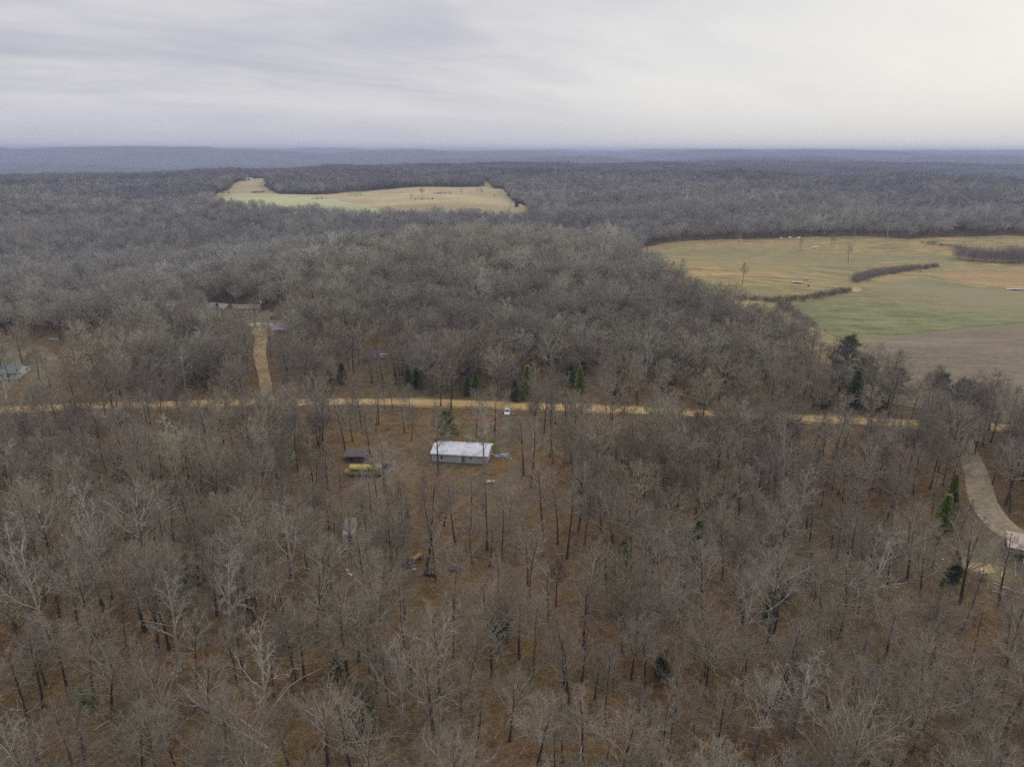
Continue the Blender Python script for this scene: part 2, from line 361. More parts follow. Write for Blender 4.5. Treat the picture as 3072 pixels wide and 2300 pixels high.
def ribbon_poly(line, w):
    l, r = [], []
    for i, p in enumerate(line):
        a = line[max(i-1, 0)]; b = line[min(i+1, len(line)-1)]; t = Vector((b.x-a.x, b.y-a.y)).normalized(); n = Vector((-t.y, t.x))
        ww = w[0]+(w[1]-w[0])*i/(len(line)-1) if isinstance(w, tuple) else w
        l.append((p.x+n.x*ww/2, p.y+n.y*ww/2)); r.append((p.x-n.x*ww/2, p.y-n.y*ww/2))
    return l+r[::-1]
M_meadow = field_mat('meadow_grass', [(0.38, (0.20, 0.178, 0.075)), (0.46, (0.33, 0.238, 0.105)), (0.52, (0.24, 0.20, 0.085)), (0.60, (0.37, 0.26, 0.115)), (0.66, (0.24, 0.175, 0.095))], 0.016, 0.32, R(12), 1.0, 0.7, ((0.19, 0.185, 0.09), 0.6))
M_straw = field_mat('tan_grass', [(0.35, (0.27, 0.175, 0.08)), (0.6, (0.36, 0.25, 0.12))], 0.02, 0.3, 0.0, 0.4, 0.5)
M_green = field_mat('green_pasture_grass', [(0.38, (0.205, 0.175, 0.085)), (0.5, (0.175, 0.180, 0.078)), (0.62, (0.180, 0.180, 0.082))], 0.016, 0.3, R(-8), 0.9, 0.7, ((0.26, 0.215, 0.12), 0.8))
M_plough = field_mat('ploughed_soil', [(0.36, (0.165, 0.130, 0.090)), (0.64, (0.225, 0.176, 0.118))], 0.012, 0.2, R(-4), 0.45, 0.5, ((0.24, 0.20, 0.12), 0.5), 0.16)
M_hay = field_mat('upper_field_grass', [(0.36, (0.37, 0.30, 0.155)), (0.62, (0.47, 0.385, 0.21))], 0.006, 0.22, 0.0, 0.6, 0.15, ((0.24, 0.19, 0.12), 0.75))
M_hayg = field_mat('upper_green_grass', [(0.36, (0.34, 0.34, 0.17)), (0.62, (0.44, 0.43, 0.24))], 0.006, 0.22, 0.0, 0.4, 0.15)
M_road = field_mat('road_dirt', [(0.38, (0.42, 0.27, 0.105)), (0.5, (0.52, 0.355, 0.15)), (0.62, (0.57, 0.41, 0.20))], 0.09, 0.10, 0.0, 0.9, 1.2, ((0.36, 0.24, 0.10), 0.8))
M_verge = field_mat('road_verge', [(0.38, (0.22, 0.15, 0.055)), (0.6, (0.31, 0.215, 0.085))], 0.08, 0.3, 0.0, 0.6, 1.2)
M_yard = field_mat('thin_yard_grass', [(0.38, (0.15, 0.115, 0.058)), (0.6, (0.195, 0.165, 0.10))], 0.08, 0.8, 0.0, 0.6, 1.5)
M_drv = field_mat('worn_drive', [(0.38, (0.125, 0.095, 0.048)), (0.6, (0.165, 0.14, 0.085))], 0.15, 0.8, 0.0, 0.6, 1.5)
M_gravel = field_mat('gravel', [(0.38, (0.235, 0.19, 0.12)), (0.5, (0.31, 0.25, 0.165)), (0.62, (0.26, 0.22, 0.135))], 0.06, 0.8, 0.5, 0.6, 1.5)
M_clay = field_mat('driveway_clay', [(0.38, (0.30, 0.20, 0.09)), (0.62, (0.42, 0.31, 0.165))], 0.08, 1.0, 0.0, 0.7, 1.2)

MEADOW = wpoly([(1345, 578), (1368, 541), (1440, 524), (1500, 520), (1600, 517), (1760, 512), (1850, 510), (1960, 517), (2060, 512), (2250, 510), (2600, 508), (2700, 980),
                (2300, 935), (2110, 905), (2000, 888), (1900, 870), (1840, 842), (1790, 806), (1730, 765), (1680, 735), (1620, 715), (1560, 690), (1470, 630)])
GREEN = wpoly([(1685, 655), (1723, 674), (1753, 704), (1807, 727), (1833, 734), (1940, 724), (2055, 712), (2212, 699), (2600, 688), (2600, 668), (2212, 645), (2131, 624), (2078, 615),
               (2017, 605), (1994, 600), (1902, 615), (1860, 623), (1833, 637), (1750, 646)])
PLOUGH = wpoly([(1836, 737), (1940, 726), (2055, 714), (2212, 701), (2600, 690), (2660, 955), (2300, 925), (2110, 895), (2000, 880), (1900, 862), (1850, 835), (1815, 800), (1795, 760)])
STRAW = wpoly([(2010, 594), (2080, 588), (2300, 580), (2500, 585), (2500, 625), (2212, 617), (2150, 619), (2080, 612)])
UPPER = wpoly([(450, 456), (460, 436), (470, 418), (512, 394), (545, 388), (571, 383), (585, 386), (572, 402), (595, 416), (602, 420), (665, 421), (751, 415), (821, 411), (919, 404), (1047, 403), (1044, 391), (1050, 391),
               (1062, 403), (1092, 415), (1136, 448), (1158, 484), (1063, 482), (946, 480), (751, 476), (600, 466)])
UPGREEN = wpoly([(452, 456), (464, 430), (520, 420), (640, 424), (700, 428), (760, 440), (830, 462), (800, 476), (751, 474), (600, 464)])
UPMID = wpoly([(500, 404), (515, 399), (575, 405), (600, 419), (560, 420), (478, 419)])
sheet('meadow', MEADOW, M_meadow, 0.22, 7.0, 1.5)
sheet('green_pasture', GREEN, M_green, 0.34, 7.0, 0.8)
sheet('ploughed_field', PLOUGH, M_plough, 0.30, 6.0, 0.5)
sheet('tan_grass_strip', STRAW, M_straw, 0.32, 7.0, 1.5)
sheet('upper_field', UPPER, M_hay, 0.5, 16.0, 3)
sheet('upper_green_field', UPGREEN, M_hayg, 0.8, 16.0, 3)
# small fields far away on the ridges, each laid on the hill where it stands
for k, (pl, mt) in enumerate([([(2020*.76, 363), (2150*.76, 361), (2140*.76, 366), (2070*.76, 367)], M_straw),
                              ([(375, 360), (420, 353), (428, 354), (430, 358), (395, 361)], M_straw),
                              ([(350, 372), (400, 371), (460, 373), (440, 375)], M_hayg),
                              ([(1192, 369), (1240, 366), (1262, 371), (1220, 374)], M_straw),
                              ([(1290, 372), (1345, 373), (1352, 377), (1300, 376)], M_hayg)]):
    try: sheet('hill_field', wpoly(pl), mt, 2.0, 60.0, 2, seg=30)
    except Exception as e: print('hill_field', k, e)

ROADL = catmull([at(a, b) for a, b in [(-420, 915), (-200, 898), (0, 888), (130, 880), (300, 874), (450, 871), (600, 869), (760, 869), (900, 869), (1050, 873), (1200, 880), (1350, 886), (1500, 893), (1650, 900), (1800, 908), (1950, 914), (2100, 920), (2230, 927), (2420, 938), (2640, 955)]], 6)
sheet('road_verge', ribbon_poly(ROADL, 8.6), M_verge, 0.10, 3.0, 0.9, seg=3)
sheet('dirt_road', ribbon_poly(ROADL, 5.6), M_road, 0.16, 2.5, 0.35, seg=3)
UPDRV = catmull([at(a, b) for a, b in [(585, 872), (578, 845), (568, 800), (563, 760), (562, 735), (566, 716), (578, 702)]], 6)
sheet('farm_driveway', ribbon_poly(UPDRV, (4.0, 6.0)), M_clay, 0.13, 2.5, 0.6, seg=3)
UPYARD = wpoly([(536, 726), (530, 706), (520, 690), (500, 680), (500, 669), (560, 668), (600, 674), (612, 690), (606, 712), (585, 728)])
sheet('farm_yard', UPYARD, M_yard, 0.10, 3.0, 1.5)
sheet('bare_clay_patch', wpoly([(540, 724), (552, 712), (600, 708), (606, 718), (575, 728)]), M_clay, 0.19, 2.5, 0.8)
HDRV = catmull([at(a, b) for a, b in [(1118, 888), (1098, 900), (1092, 925), (1096, 965), (1106, 1000), (1100, 1035)]], 6)
sheet('home_drive', ribbon_poly(HDRV, (3.0, 5.5)), M_drv, 0.08, 2.0, 1.6, seg=1.5)
LYARD = wpoly([(-60, 745), (60, 738), (120, 760), (140, 800), (110, 830), (60, 838), (-60, 840)])
sheet('west_yard', LYARD, M_yard, 0.08, 3.0, 1.5)
RDRV = catmull([at(a, b) for a, b in [(2082, 925), (2086, 960), (2100, 1000), (2112, 1040), (2128, 1085), (2158, 1130), (2200, 1160), (2280, 1182), (2400, 1200)]], 6)
RLOW = RDRV[13:]
sheet('gravel_driveway', ribbon_poly(RDRV, (4.5, 8.5)), M_gravel, 0.08, 2.0, 0.25, seg=1.5)
RYARD = wpoly([(2100, 1175), (2150, 1155), (2212, 1165), (2330, 1190), (2330, 1300), (2212, 1280), (2120, 1240), (2070, 1215)])
sheet('workshop_yard', RYARD, M_yard, 0.05, 2.5, 1.5)
sheet('clay_bank', wpoly([(2088, 1226), (2105, 1214), (2140, 1217), (2148, 1236), (2120, 1240)]), M_clay, 0.11, 1.5, 0.4, seg=1)
# ------------------------------------------------------------------ trees
def tubes(segs, sides_of):
    """segs: rows p0(3) p1(3) r0 r1 level material -> vertices, quads, material index"""
    Vs, Fs, Ms, off = [], [], [], 0
    segs = np.asarray(segs, float)
    for lv in np.unique(segs[:, 8]):
        s = segs[segs[:, 8] == lv]; k = sides_of(int(lv)); n = len(s)
        p0, p1 = s[:, :3], s[:, 3:6]; t = p1-p0; ln = np.linalg.norm(t, axis=1, keepdims=True)+1e-9; t = t/ln
        p1 = p1+t*np.minimum(s[:, 7:8]*0.6, 0.05)
        a = np.tile([0.31, 0.17, 0.93], (n, 1)); b = np.abs((t*a).sum(1)) > 0.9; a[b] = [0.9, 0.4, 0.1]
        u = np.cross(t, a); u /= np.linalg.norm(u, axis=1, keepdims=True); w = np.cross(t, u)
        g = np.arange(k)*2*pi/k
        ring = u[:, None, :]*np.cos(g)[None, :, None]+w[:, None, :]*np.sin(g)[None, :, None]
        V = np.concatenate([p0[:, None]+ring*s[:, 6][:, None, None], p1[:, None]+ring*s[:, 7][:, None, None]], 1)
        base = off+np.arange(n)[:, None]*2*k; j = np.arange(k)[None]; j2 = (j+1) % k
        Q = np.stack([base+j, base+j2, base+k+j2, base+k+j], -1).reshape(-1, 4)
        Vs.append(V.reshape(-1, 3)); Fs.append(Q); Ms.append(np.repeat(s[:, 9], k)); off += n*2*k
    return np.vstack(Vs), np.vstack(Fs), np.concatenate(Ms)
def unit(v): return v/(np.linalg.norm(v)+1e-9)
def grow(r, out, p, d, L, rad, lv, maxlv, P, m):
    """one branch with its side shoots"""
    ns = P['nseg'][lv]; q = p.copy(); dd = d.copy(); pts = [q.copy()]; dirs = [dd.copy()]
    for i in range(ns):
        dd = unit(dd + r.normal(0, P['wob'][lv], 3) + np.array([0, 0, P['up'][lv]]))
        q = q+dd*L/ns; pts.append(q.copy()); dirs.append(dd.copy())
    tip = P['tip'][lv]
    for i in range(ns):
        r0 = rad*(1-(1-tip)*i/ns); r1 = rad*(1-(1-tip)*(i+1)/ns)
        out.append((*pts[i], *pts[i+1], r0, r1, lv, m))
    if lv >= maxlv: return
    nk = P['kids'][lv]; nk = max(1, int(round(nk*r.uniform(0.8, 1.2)*P.get('fill', 1.0))))
    a0 = r.uniform(0, 2*pi)
    for j in range(nk):
        f = P['start'][lv]+(1-P['start'][lv])*(j+r.uniform(0.2, 0.9))/nk; f = min(f, 0.99)
        i = min(int(f*ns), ns-1); ff = f*ns-i
        pos = pts[i]*(1-ff)+pts[i+1]*ff; ax = dirs[i+1]
        phi = a0+j*2.4+r.uniform(-0.5, 0.5)
        b = unit(np.cross(ax, [0.3, 0.2, 0.9] if abs(ax[2]) < 0.9 else [1, 0.2, 0])); c = np.cross(ax, b)
        ang = R(r.uniform(*P['ang'][lv])); nd = unit(ax*cos(ang)+(b*cos(phi)+c*sin(phi))*sin(ang))
        ln = L*P['ratio'][lv]*(1-0.55*(f-P['start'][lv])/(1.01-P['start'][lv]))*r.uniform(0.7, 1.15)
        rr = max(rad*(1-(1-tip)*f)*P['rr'][lv], P['minr'])
        grow(r, out, pos, nd, ln, rr, lv+1, maxlv, P, m)
def gen_tree(seed, style, h=16.0, maxlv=4):
    r = np.random.RandomState(seed); trunk, crown = [], []
    st = dict(
        oak=dict(fork=0.38, nl=10, spread=(32, 68), reach=0.46, lead=0.74),
        tall=dict(fork=0.44, nl=13, spread=(26, 58), reach=0.36, lead=0.86),
        vase=dict(fork=0.40, nl=9, spread=(16, 48), reach=0.56, lead=0.60),
        slim=dict(fork=0.46, nl=11, spread=(24, 55), reach=0.31, lead=0.88),
        wide=dict(fork=0.32, nl=11, spread=(38, 78), reach=0.48, lead=0.64),
        pale=dict(fork=0.30, nl=12, spread=(30, 60), reach=0.33, lead=0.95),
        pole=dict(fork=0.60, nl=8, spread=(25, 60), reach=0.17, lead=0.95),
        snag=dict(fork=0.45, nl=6, spread=(40, 85), reach=0.22, lead=0.9))[style]
    R0 = h*0.0150*(1.15 if style in ('oak', 'wide') else 1.0)
    n = 9; p = np.zeros(3); d = unit(np.array([r.normal(0, .035), r.normal(0, .035), 1])); pts = [p.copy()]
    H1 = h*st['lead']
    for i in range(n):
        d = unit(d+np.array([r.normal(0, .04), r.normal(0, .04), 0.10])); p = p+d*H1/n; pts.append(p.copy())
    rad = lambda f: R0*(1.25-0.35*min(f/0.08, 1.0))*(1-0.80*max(f-0.08, 0))
    for i in range(n):
        trunk.append((*pts[i], *pts[i+1], rad(i/n), rad((i+1)/n), 0, 0 if style != 'pale' else 2))
    mtw = 1
    P = dict(nseg=[0, 5, 3, 2, 1, 1], wob=[0, .13, .16, .18, .15, .1], up=[0, .07, .07, .05, .03, 0], tip=[0, .36, .36, .4, .5, .6],
             kids=[0, 8, 6, 5, 3], start=[0, .22, .15, .12, .1], ang=[0, (28, 58), (28, 60), (25, 60), (25, 55)],
             ratio=[0, .52, .55, .58, .6], rr=[0, .66, .66, .68, .7], minr=0.013)
    if style == 'snag': P['kids'] = [0, 3, 2, 1, 1]
    if style == 'pale': P['kids'] = [0, 6, 5, 4, 3]; P['minr'] = 0.013
    mtw = 1
    dome = dict(oak=(.29, .30, 15), tall=(.235, .33, 15), wide=(.34, .27, 16), vase=(.26, .34, 13), slim=(.19, .32, 12), pole=(.125, .26, 9)).get(style)
    if dome:
        ca_, cc_, nb = dome; cz = h*(1-cc_)
        for j in range(nb):
            phi = j*2.4+r.uniform(-.4, .4); ct = 1-1.45*(j+r.uniform(.1, .9))/nb; sn = sqrt(max(0, 1-ct*ct)); q = r.uniform(.82, 1.12)
            tg = np.array([cos(phi)*sn*ca_*h*q, sin(phi)*sn*ca_*h*q, cz+ct*cc_*h*r.uniform(.88, 1.05)])
            zs = min(max(tg[2]-(sn*ca_*h)*r.uniform(.75, 1.3)-h*.06*(ct > .6)*2, st['fork']*h), H1*.98); f = zs/H1; i = min(int(f*n), n-1); ff = f*n-i
            pos = pts[i]*(1-ff)+pts[i+1]*ff; tg[:2] += pos[:2]*.6; v = tg-pos; ln = float(np.linalg.norm(v)); v = v/ln; v[2] -= .12
            grow(r, crown, pos, unit(v), ln*.98, rad(f)*r.uniform(.42, .64), 1, maxlv, P, mtw)
    for j in range(0 if dome else st['nl']):
        f = st['fork']+(0.985-st['fork'])*(j+r.uniform(0, .8))/st['nl']
        x = f*n/1.0; i = min(int(x), n-1); ff = x-i
        pos = pts[i]*(1-ff)+pts[i+1]*ff; g = (f-st['fork'])/(1-st['fork'])
        phi = j*2.4+r.uniform(-.5, .5); ang = R(st['spread'][1]-(st['spread'][1]-st['spread'][0])*g+r.uniform(-8, 8))
        nd = np.array([cos(phi)*sin(ang), sin(phi)*sin(ang), cos(ang)])
        prof = 1-0.45*abs(g-0.35)/0.65 if style not in ('vase',) else 1-0.15*g
        ln = h*st['reach']*prof*r.uniform(.75, 1.15)
        grow(r, crown, pos, nd, ln, rad(f)*r.uniform(.42, .66), 1, maxlv, P, mtw)
    grow(r, crown, pts[-1], d, max(h-H1, h*.05)*(.9 if dome else 1.3), rad(1)*0.9, 1, maxlv, P, mtw)
    return np.array(trunk), np.array(crown)
TM = [M_trunk, M_twig, M_pale, M_limb]
def recolour(c, style):
    c[:, 9] = np.where(c[:, 8] <= 2, 3, 1)
    if style == 'pale': c[:, 9] = 2
    return c
STYLES = ['oak', 'tall', 'vase', 'slim', 'wide', 'tall', 'oak', 'vase', 'pale', 'snag', 'slim', 'wide', 'oak', 'tall', 'vase', 'pole', 'pole', 'oak']
HT = [16.5, 18, 16, 14, 14.5, 16.5, 15, 17, 19, 13, 12, 16, 18, 15, 14, 13, 15.5, 13]
def sides(lv): return {0: 7, 1: 5, 2: 3}.get(lv, 3)
NEAR = []; FULL = []; MID = []
for k, (stl, hh) in enumerate(zip(STYLES, HT)):
    tr, cw = gen_tree(100+k, stl, hh)
    cw = recolour(cw, stl)
    a = npmesh('trunk', *tubes(tr, sides)[:2], [M_pale if stl == 'pale' else M_trunk], smooth=True)
    V, Q, m = tubes(cw, sides); b = npmesh('crown', V, Q, TM, m)
    NEAR.append((a, b))
    c1 = cw.copy(); c1[:, 6:8] = np.maximum(c1[:, 6:8], 0.0142)
    V, Q, m = tubes(np.vstack([tr, c1]), sides); FULL.append(npmesh('bare_tree', V, Q, TM, m))
    c2 = cw[cw[:, 8] <= 3].copy(); c2[:, 6:8] = np.maximum(c2[:, 6:8]*1.3, 0.046)
    V, Q, m = tubes(np.vstack([tr, c2]), lambda l: {0: 5, 1: 3}.get(l, 3)); MID.append(npmesh('bare_tree_mid', V, Q, TM, m))
    if k == 0: print('tree faces', len(FULL[0].polygons), len(MID[0].polygons))
def cluster_mesh(seed, size, cnt):
    """a patch of far woodland: every tree a trunk with a spray of limbs"""
    r = np.random.RandomState(seed); segs = []
    for i in range(cnt):
        x, y = r.uniform(-size/2, size/2, 2); h = r.uniform(12, 19); cw = r.uniform(2.6, 4.6); z = np.array([x, y, -3.0])
        segs.append((x, y, -6, x, y, h*0.6, 0.22, 0.14, 0, 0))
        for j in range(30):
            ph = r.uniform(0, 2*pi); th = np.arccos(r.uniform(0.0, 1)); q = np.array([x+cw*sin(th)*cos(ph), y+cw*sin(th)*sin(ph), h*0.55+h*0.45*cos(th)])
            b = np.array([x+r.normal(0, .5), y+r.normal(0, .5), h*r.uniform(.35, .6)]); m_ = b+(q-b)*0.5+r.normal(0, .4, 3)
            segs.append((*b, *m_, 0.12, 0.11, 1, 3)); segs.append((*m_, *q, 0.12, 0.10, 1, 1))
            for kk in range(2):
                q2 = q+r.normal(0, .9, 3); segs.append((*m_, *q2, 0.09, 0.07, 1, 1))
    V, Q, m = tubes(np.array(segs), lambda l: 3)
    return npmesh('far_wood_patch', V, Q, TM, m)
PATCH = [cluster_mesh(50+k, 84.0, 135) for k in range(4)]
print('patch faces', len(PATCH[0].polygons))
def shrub_mesh(seed, h=3.0, stems=9, dens=5):
    r = np.random.RandomState(seed); out = []
    P = dict(nseg=[0, 3, 2, 1, 1], wob=[0, .15, .15, .1, .1], up=[0, .08, .05, .03, 0], tip=[0, .4, .5, .5, .5], kids=[0, dens, dens, 0, 0], start=[0, .2, .1, .1],
             ang=[0, (20, 50), (20, 55), (25, 60)], ratio=[0, .55, .6, .6], rr=[0, .6, .7, .7], minr=0.010)
    for j in range(stems):
        ph = r.uniform(0, 2*pi); an = R(r.uniform(4, 38)); rr_ = r.uniform(0, .5)
        grow(r, out, np.array([cos(ph)*rr_, sin(ph)*rr_, -0.1]), np.array([cos(ph)*sin(an), sin(ph)*sin(an), cos(an)]), h*r.uniform(.6, 1), 0.022, 1, 3, P, 0)
    return np.array(out)
M_brush = wood_mat('brush_twigs', [(0, (0.24, 0.165, 0.13)), (0.4, (0.27, 0.20, 0.165)), (0.7, (0.23, 0.175, 0.13)), (1, (0.30, 0.235, 0.20))], 0.5)
SHRUB = [npmesh('undergrowth_shrub', *tubes(shrub_mesh(70+k, 3.2, 8), lambda l: 3)[:2], [M_brush]) for k in range(4)]

def scatter(name, protos, X, Y, Z, idx, scl, rotz, tilt=None, tone=None, grey=None):
    """one object whose geometry nodes put the given meshes on its points"""
    me = bpy.data.meshes.new(name); n = len(X); me.vertices.add(n)
    me.vertices.foreach_set('co', np.stack([X, Y, Z], -1).astype(np.float32).ravel())
    a = me.attributes.new('kindno', 'INT', 'POINT'); a.data.foreach_set('value', idx.astype(np.int32))
    a = me.attributes.new('size', 'FLOAT_VECTOR', 'POINT'); a.data.foreach_set('vector', scl.astype(np.float32).ravel())
    a = me.attributes.new('turn', 'FLOAT_VECTOR', 'POINT'); rot = np.zeros((n, 3)); rot[:, 2] = rotz
    if tilt is not None: rot[:, 0] = tilt[:, 0]; rot[:, 1] = tilt[:, 1]
    a.data.foreach_set('vector', rot.astype(np.float32).ravel())
    if grey is not None: q = me.attributes.new('grey', 'FLOAT', 'POINT'); q.data.foreach_set('value', grey.astype(np.float32))
    if tone is not None: q = me.attributes.new('tone', 'FLOAT', 'POINT'); q.data.foreach_set('value', tone.astype(np.float32))
    o = bpy.data.objects.new(name, me); C.objects.link(o)
    g = bpy.data.node_groups.new(name+'_scatter', 'GeometryNodeTree'); g.is_modifier = True
    g.interface.new_socket('Geometry', in_out='INPUT', socket_type='NodeSocketGeometry'); g.interface.new_socket('Geometry', in_out='OUTPUT', socket_type='NodeSocketGeometry')
    gi = g.nodes.new('NodeGroupInput'); go = g.nodes.new('NodeGroupOutput'); jn = g.nodes.new('GeometryNodeJoinGeometry')
    na = lambda nm, ty: (lambda q: (setattr(q, 'data_type', ty), q.inputs.__getitem__(0).__setattr__('default_value', nm), q)[2])(g.nodes.new('GeometryNodeInputNamedAttribute'))
    ki = na('kindno', 'INT'); sz = na('size', 'FLOAT_VECTOR'); tn = na('turn', 'FLOAT_VECTOR')
    for k, pm in enumerate(protos):
        po = bpy.data.objects.new(pm.name, pm)
        oi = g.nodes.new('GeometryNodeObjectInfo'); oi.inputs['Object'].default_value = po; oi.inputs['As Instance'].default_value = True
        cmp = g.nodes.new('FunctionNodeCompare'); cmp.data_type = 'INT'; cmp.operation = 'EQUAL'; cmp.inputs[3].default_value = k
        g.links.new(ki.outputs[0], cmp.inputs[2])
        ip = g.nodes.new('GeometryNodeInstanceOnPoints'); g.links.new(gi.outputs[0], ip.inputs['Points']); g.links.new(cmp.outputs[0], ip.inputs['Selection'])
        g.links.new(oi.outputs['Geometry'], ip.inputs['Instance']); g.links.new(tn.outputs[0], ip.inputs['Rotation']); g.links.new(sz.outputs[0], ip.inputs['Scale'])
        g.links.new(ip.outputs[0], jn.inputs[0])
    g.links.new(jn.outputs[0], go.inputs[0])
    md = o.modifiers.new('scatter', 'NODES'); md.node_group = g
    return o
# ------------------------------------------------------------------ where the trees stand
YARD = [(757,1206,0,1.0),(725,1190,2,.95),(2140,955,0,.9),(2060,960,4,.9),(947,1020,0,1.12),(1029,944,2,1.0),(1069,943,7,1.0),(1046,1010,8,.92),(1131,1029,1,1.0),(1145,1055,1,1.05),(952,877,4,1.0),(693,923,1,1.05),(781,926,5,1.0),(746,975,1,1.0),
        (806,1002,1,1.12),(867,1166,1,1.0),(873,1169,5,.95),(737,1118,1,.9),(781,1127,8,.85),(927,1148,3,1.0),(959,1136,10,1.1),(984,1175,5,1.05),(1016,1145,3,1.1),(1052,1188,1,1.1),
        (1057,1224,10,1.0),(1084,1212,3,1.0),(1019,1218,10,1.1),(1140,1264,5,1.0),(918,1242,1,1.35),(941,1255,3,.9),(1174,1157,1,1.1),(1160,886,8,.9),(761,880,2,1.0),(710,880,3,1.),(830,884,10,1.),
        (848,884,3,1.0),(874,935,2,.95),(1113,1210,10,1.0),(1205,1175,5,1.0),(1248,1150,1,1.0),(1232,1000,4,1.0),(1290,975,3,1.0),(1606,905,0,1.1),(1520,905,4,.9),(1408,898,10,1.0),(1310,890,2,.9)]
FRONT = [(1972,1087,1),(1864,1084,1),(1914,1125,1),(2050,1084,5),(2043,1257,3),(2082,1242,3),(2143,1046,3),(2171,1092,0),(2182,1106,1),(1866,1350,8),(1852,1365,1),(1812,1383,5),(1767,1377,7),
         (1471,1268,2),(1523,1188,10),(1395,1432,0),(1435,1432,2),(1595,1432,8),(1581,1544,7),(1666,1532,2),(1687,1517,1),(1651,1566,10),(1730,1541,2),(1834,1608,0),(1910,1426,4),(1456,1481,10),
         (1459,1548,2),(1628,1645,7),(1718,1587,10),(1684,1243,0),(1824,1170,2),(1806,1213,3),(33,1358,1),(67,1345,8),(233,1361,3),(148,1498,5),(98,1478,10),(94,1530,1),(59,1553,3),(244,1563,6),
         (298,1576,10),(321,1547,2),(389,1449,8),(426,1485,3),(449,1394,10),(591,1504,10),(630,1495,7),(638,1468,3),(658,1468,5),(526,1459,3),(514,1481,10),(576,1589,8),(623,1650,10),(706,1650,6),
         (700,1330,0),(640,1290,8),(655,1180,2),(560,1160,0),(890,1480,6),(870,1600,8),(1010,1500,2),(1150,1470,1),(1260,1400,5),(1340,1330,4),(1100,1600,6),(980,1420,3),(1790,1700,6),(1960,1640,2),(2080,1600,0),(2150,1480,1)]
EVER = [  # place in the picture, kind (0 dark cedar, 1 bright cedar, 2 pine), height, label
 (964,962,2,10.5,'dark green pine rising right behind the white home'),
 (1138,862,1,12,'bright green evergreen beyond the road, above the white car'),(1205,800,1,12,'light green evergreen in the wood beyond the road'),
 (1523,872,1,12,'narrow yellow green evergreen just beyond the road'),(1112,868,0,8,'dark evergreen beyond the road, left of a bright green one'),(900,838,0,8,'dark evergreen beyond the road, right of the dark cabin'),
 (1252,850,1,10,'small bright evergreen in the wood above the road'),(1308,975,1,6.5,'small green evergreen on the near side of the road'),(1284,990,0,6,'dark little evergreen below the road, right of the drive'),
 (2033,1150,1,9.5,'yellow green evergreen left of the gravel driveway'),(2056,1108,0,6,'black green evergreen between bright evergreen and gravel driveway'),(2047,1150,0,5.5,'dark evergreen tucked against the bright yellow green one'),
 (2020,1180,0,4.5,'short dark evergreen below the bright yellow green one'),(2032,1285,1,4,'small round green evergreen left of the clay bank'),(2060,1062,1,5,'slim bright evergreen beside a leaning dark trunk by the driveway'),
 (1503,1205,0,9,'broad dark evergreen in the right wood'),(1470,1185,0,8,'greyish dark evergreen beside the broad dark one'),(1080,1385,0,9.5,'big dark evergreen in the middle of the near wood'),
 (785,1585,0,9.5,'big dark evergreen near the fallen trunks'),(1890,1478,0,5,'dark evergreen half hidden in the lower right wood'),(262,1040,0,7,'dark evergreen in the left wood below the road'),
 (1828,800,2,13.5,'tall dark pine at the corner of the ploughed field'),(1800,850,2,12,'dark pine in the clump below the field corner'),(1862,845,2,13,'dark pine in the middle of the roadside clump'),(1842,880,0,13,'dark evergreen at the foot of the roadside clump'),
 (1780,880,0,8,'dark evergreen at the left of the roadside clump'),(1930,860,2,11,'dark pine between the clump and the ploughed field'),(1895,885,0,8,'dark evergreen at the right of the roadside clump'),(2028,872,2,10.5,'pine standing out against the ploughed field'),
 (2072,898,2,12,'rightmost tall pine against the ploughed field'),(2085,925,0,8,'dark evergreen under the rightmost tall pine'),(1645,800,0,9,'dark evergreen in the wood left of the field corner'),(1660,820,0,7,'smaller dark evergreen in the wood left of the field corner'),
 (1418,720,0,9,'dark evergreen in the wood west of the meadow'),(1110,770,0,8,'dark evergreen deep in the central wood'),(495,572,0,9,'dark cone shaped evergreen in the left valley'),(590,560,0,9,'dull green evergreen on the slope right of the valley'),
 (576,570,0,8,'dark evergreen beside the dull green one on the slope'),(545,600,0,6,'small dark evergreen low in the left valley'),(1078,512,0,9,'first of the dark evergreens beyond the wooded hill'),(1096,515,0,9,'second of the dark evergreens beyond the wooded hill'),
 (1128,522,1,10,'olive green evergreen beyond the wooded hill'),(1148,530,0,7,'small evergreen right of the olive one beyond the hill'),(1116,448,0,12,'dark evergreen beside the right end of the upper field'),(1122,440,0,9,'dark tree up the edge of the upper field'),
 (1100,425,0,10,'dark evergreen along the right edge of the upper field'),(472,690,0,8,'dark evergreen in front of the grey barn roof'),(1742,1260,0,3,'tiny evergreen in the right wood'),(2118,880,0,7,'evergreen at the bottom of the ploughed field'),
 (880,1120,1,3,'little evergreen near the middle of the clearing'),(500,1080,0,5,'dark little evergreen in the left wood'),(1560,950,0,6,'dark evergreen below the road in the right wood'),(1650,930,0,6,'dark evergreen beside the road towards the right'),
 (740,828,0,8,'dark evergreen left of the dark cabin'),(1010,855,0,7,'dark evergreen just beyond the road above the home'),(1330,860,0,7,'dark evergreen beyond the road towards the right')]
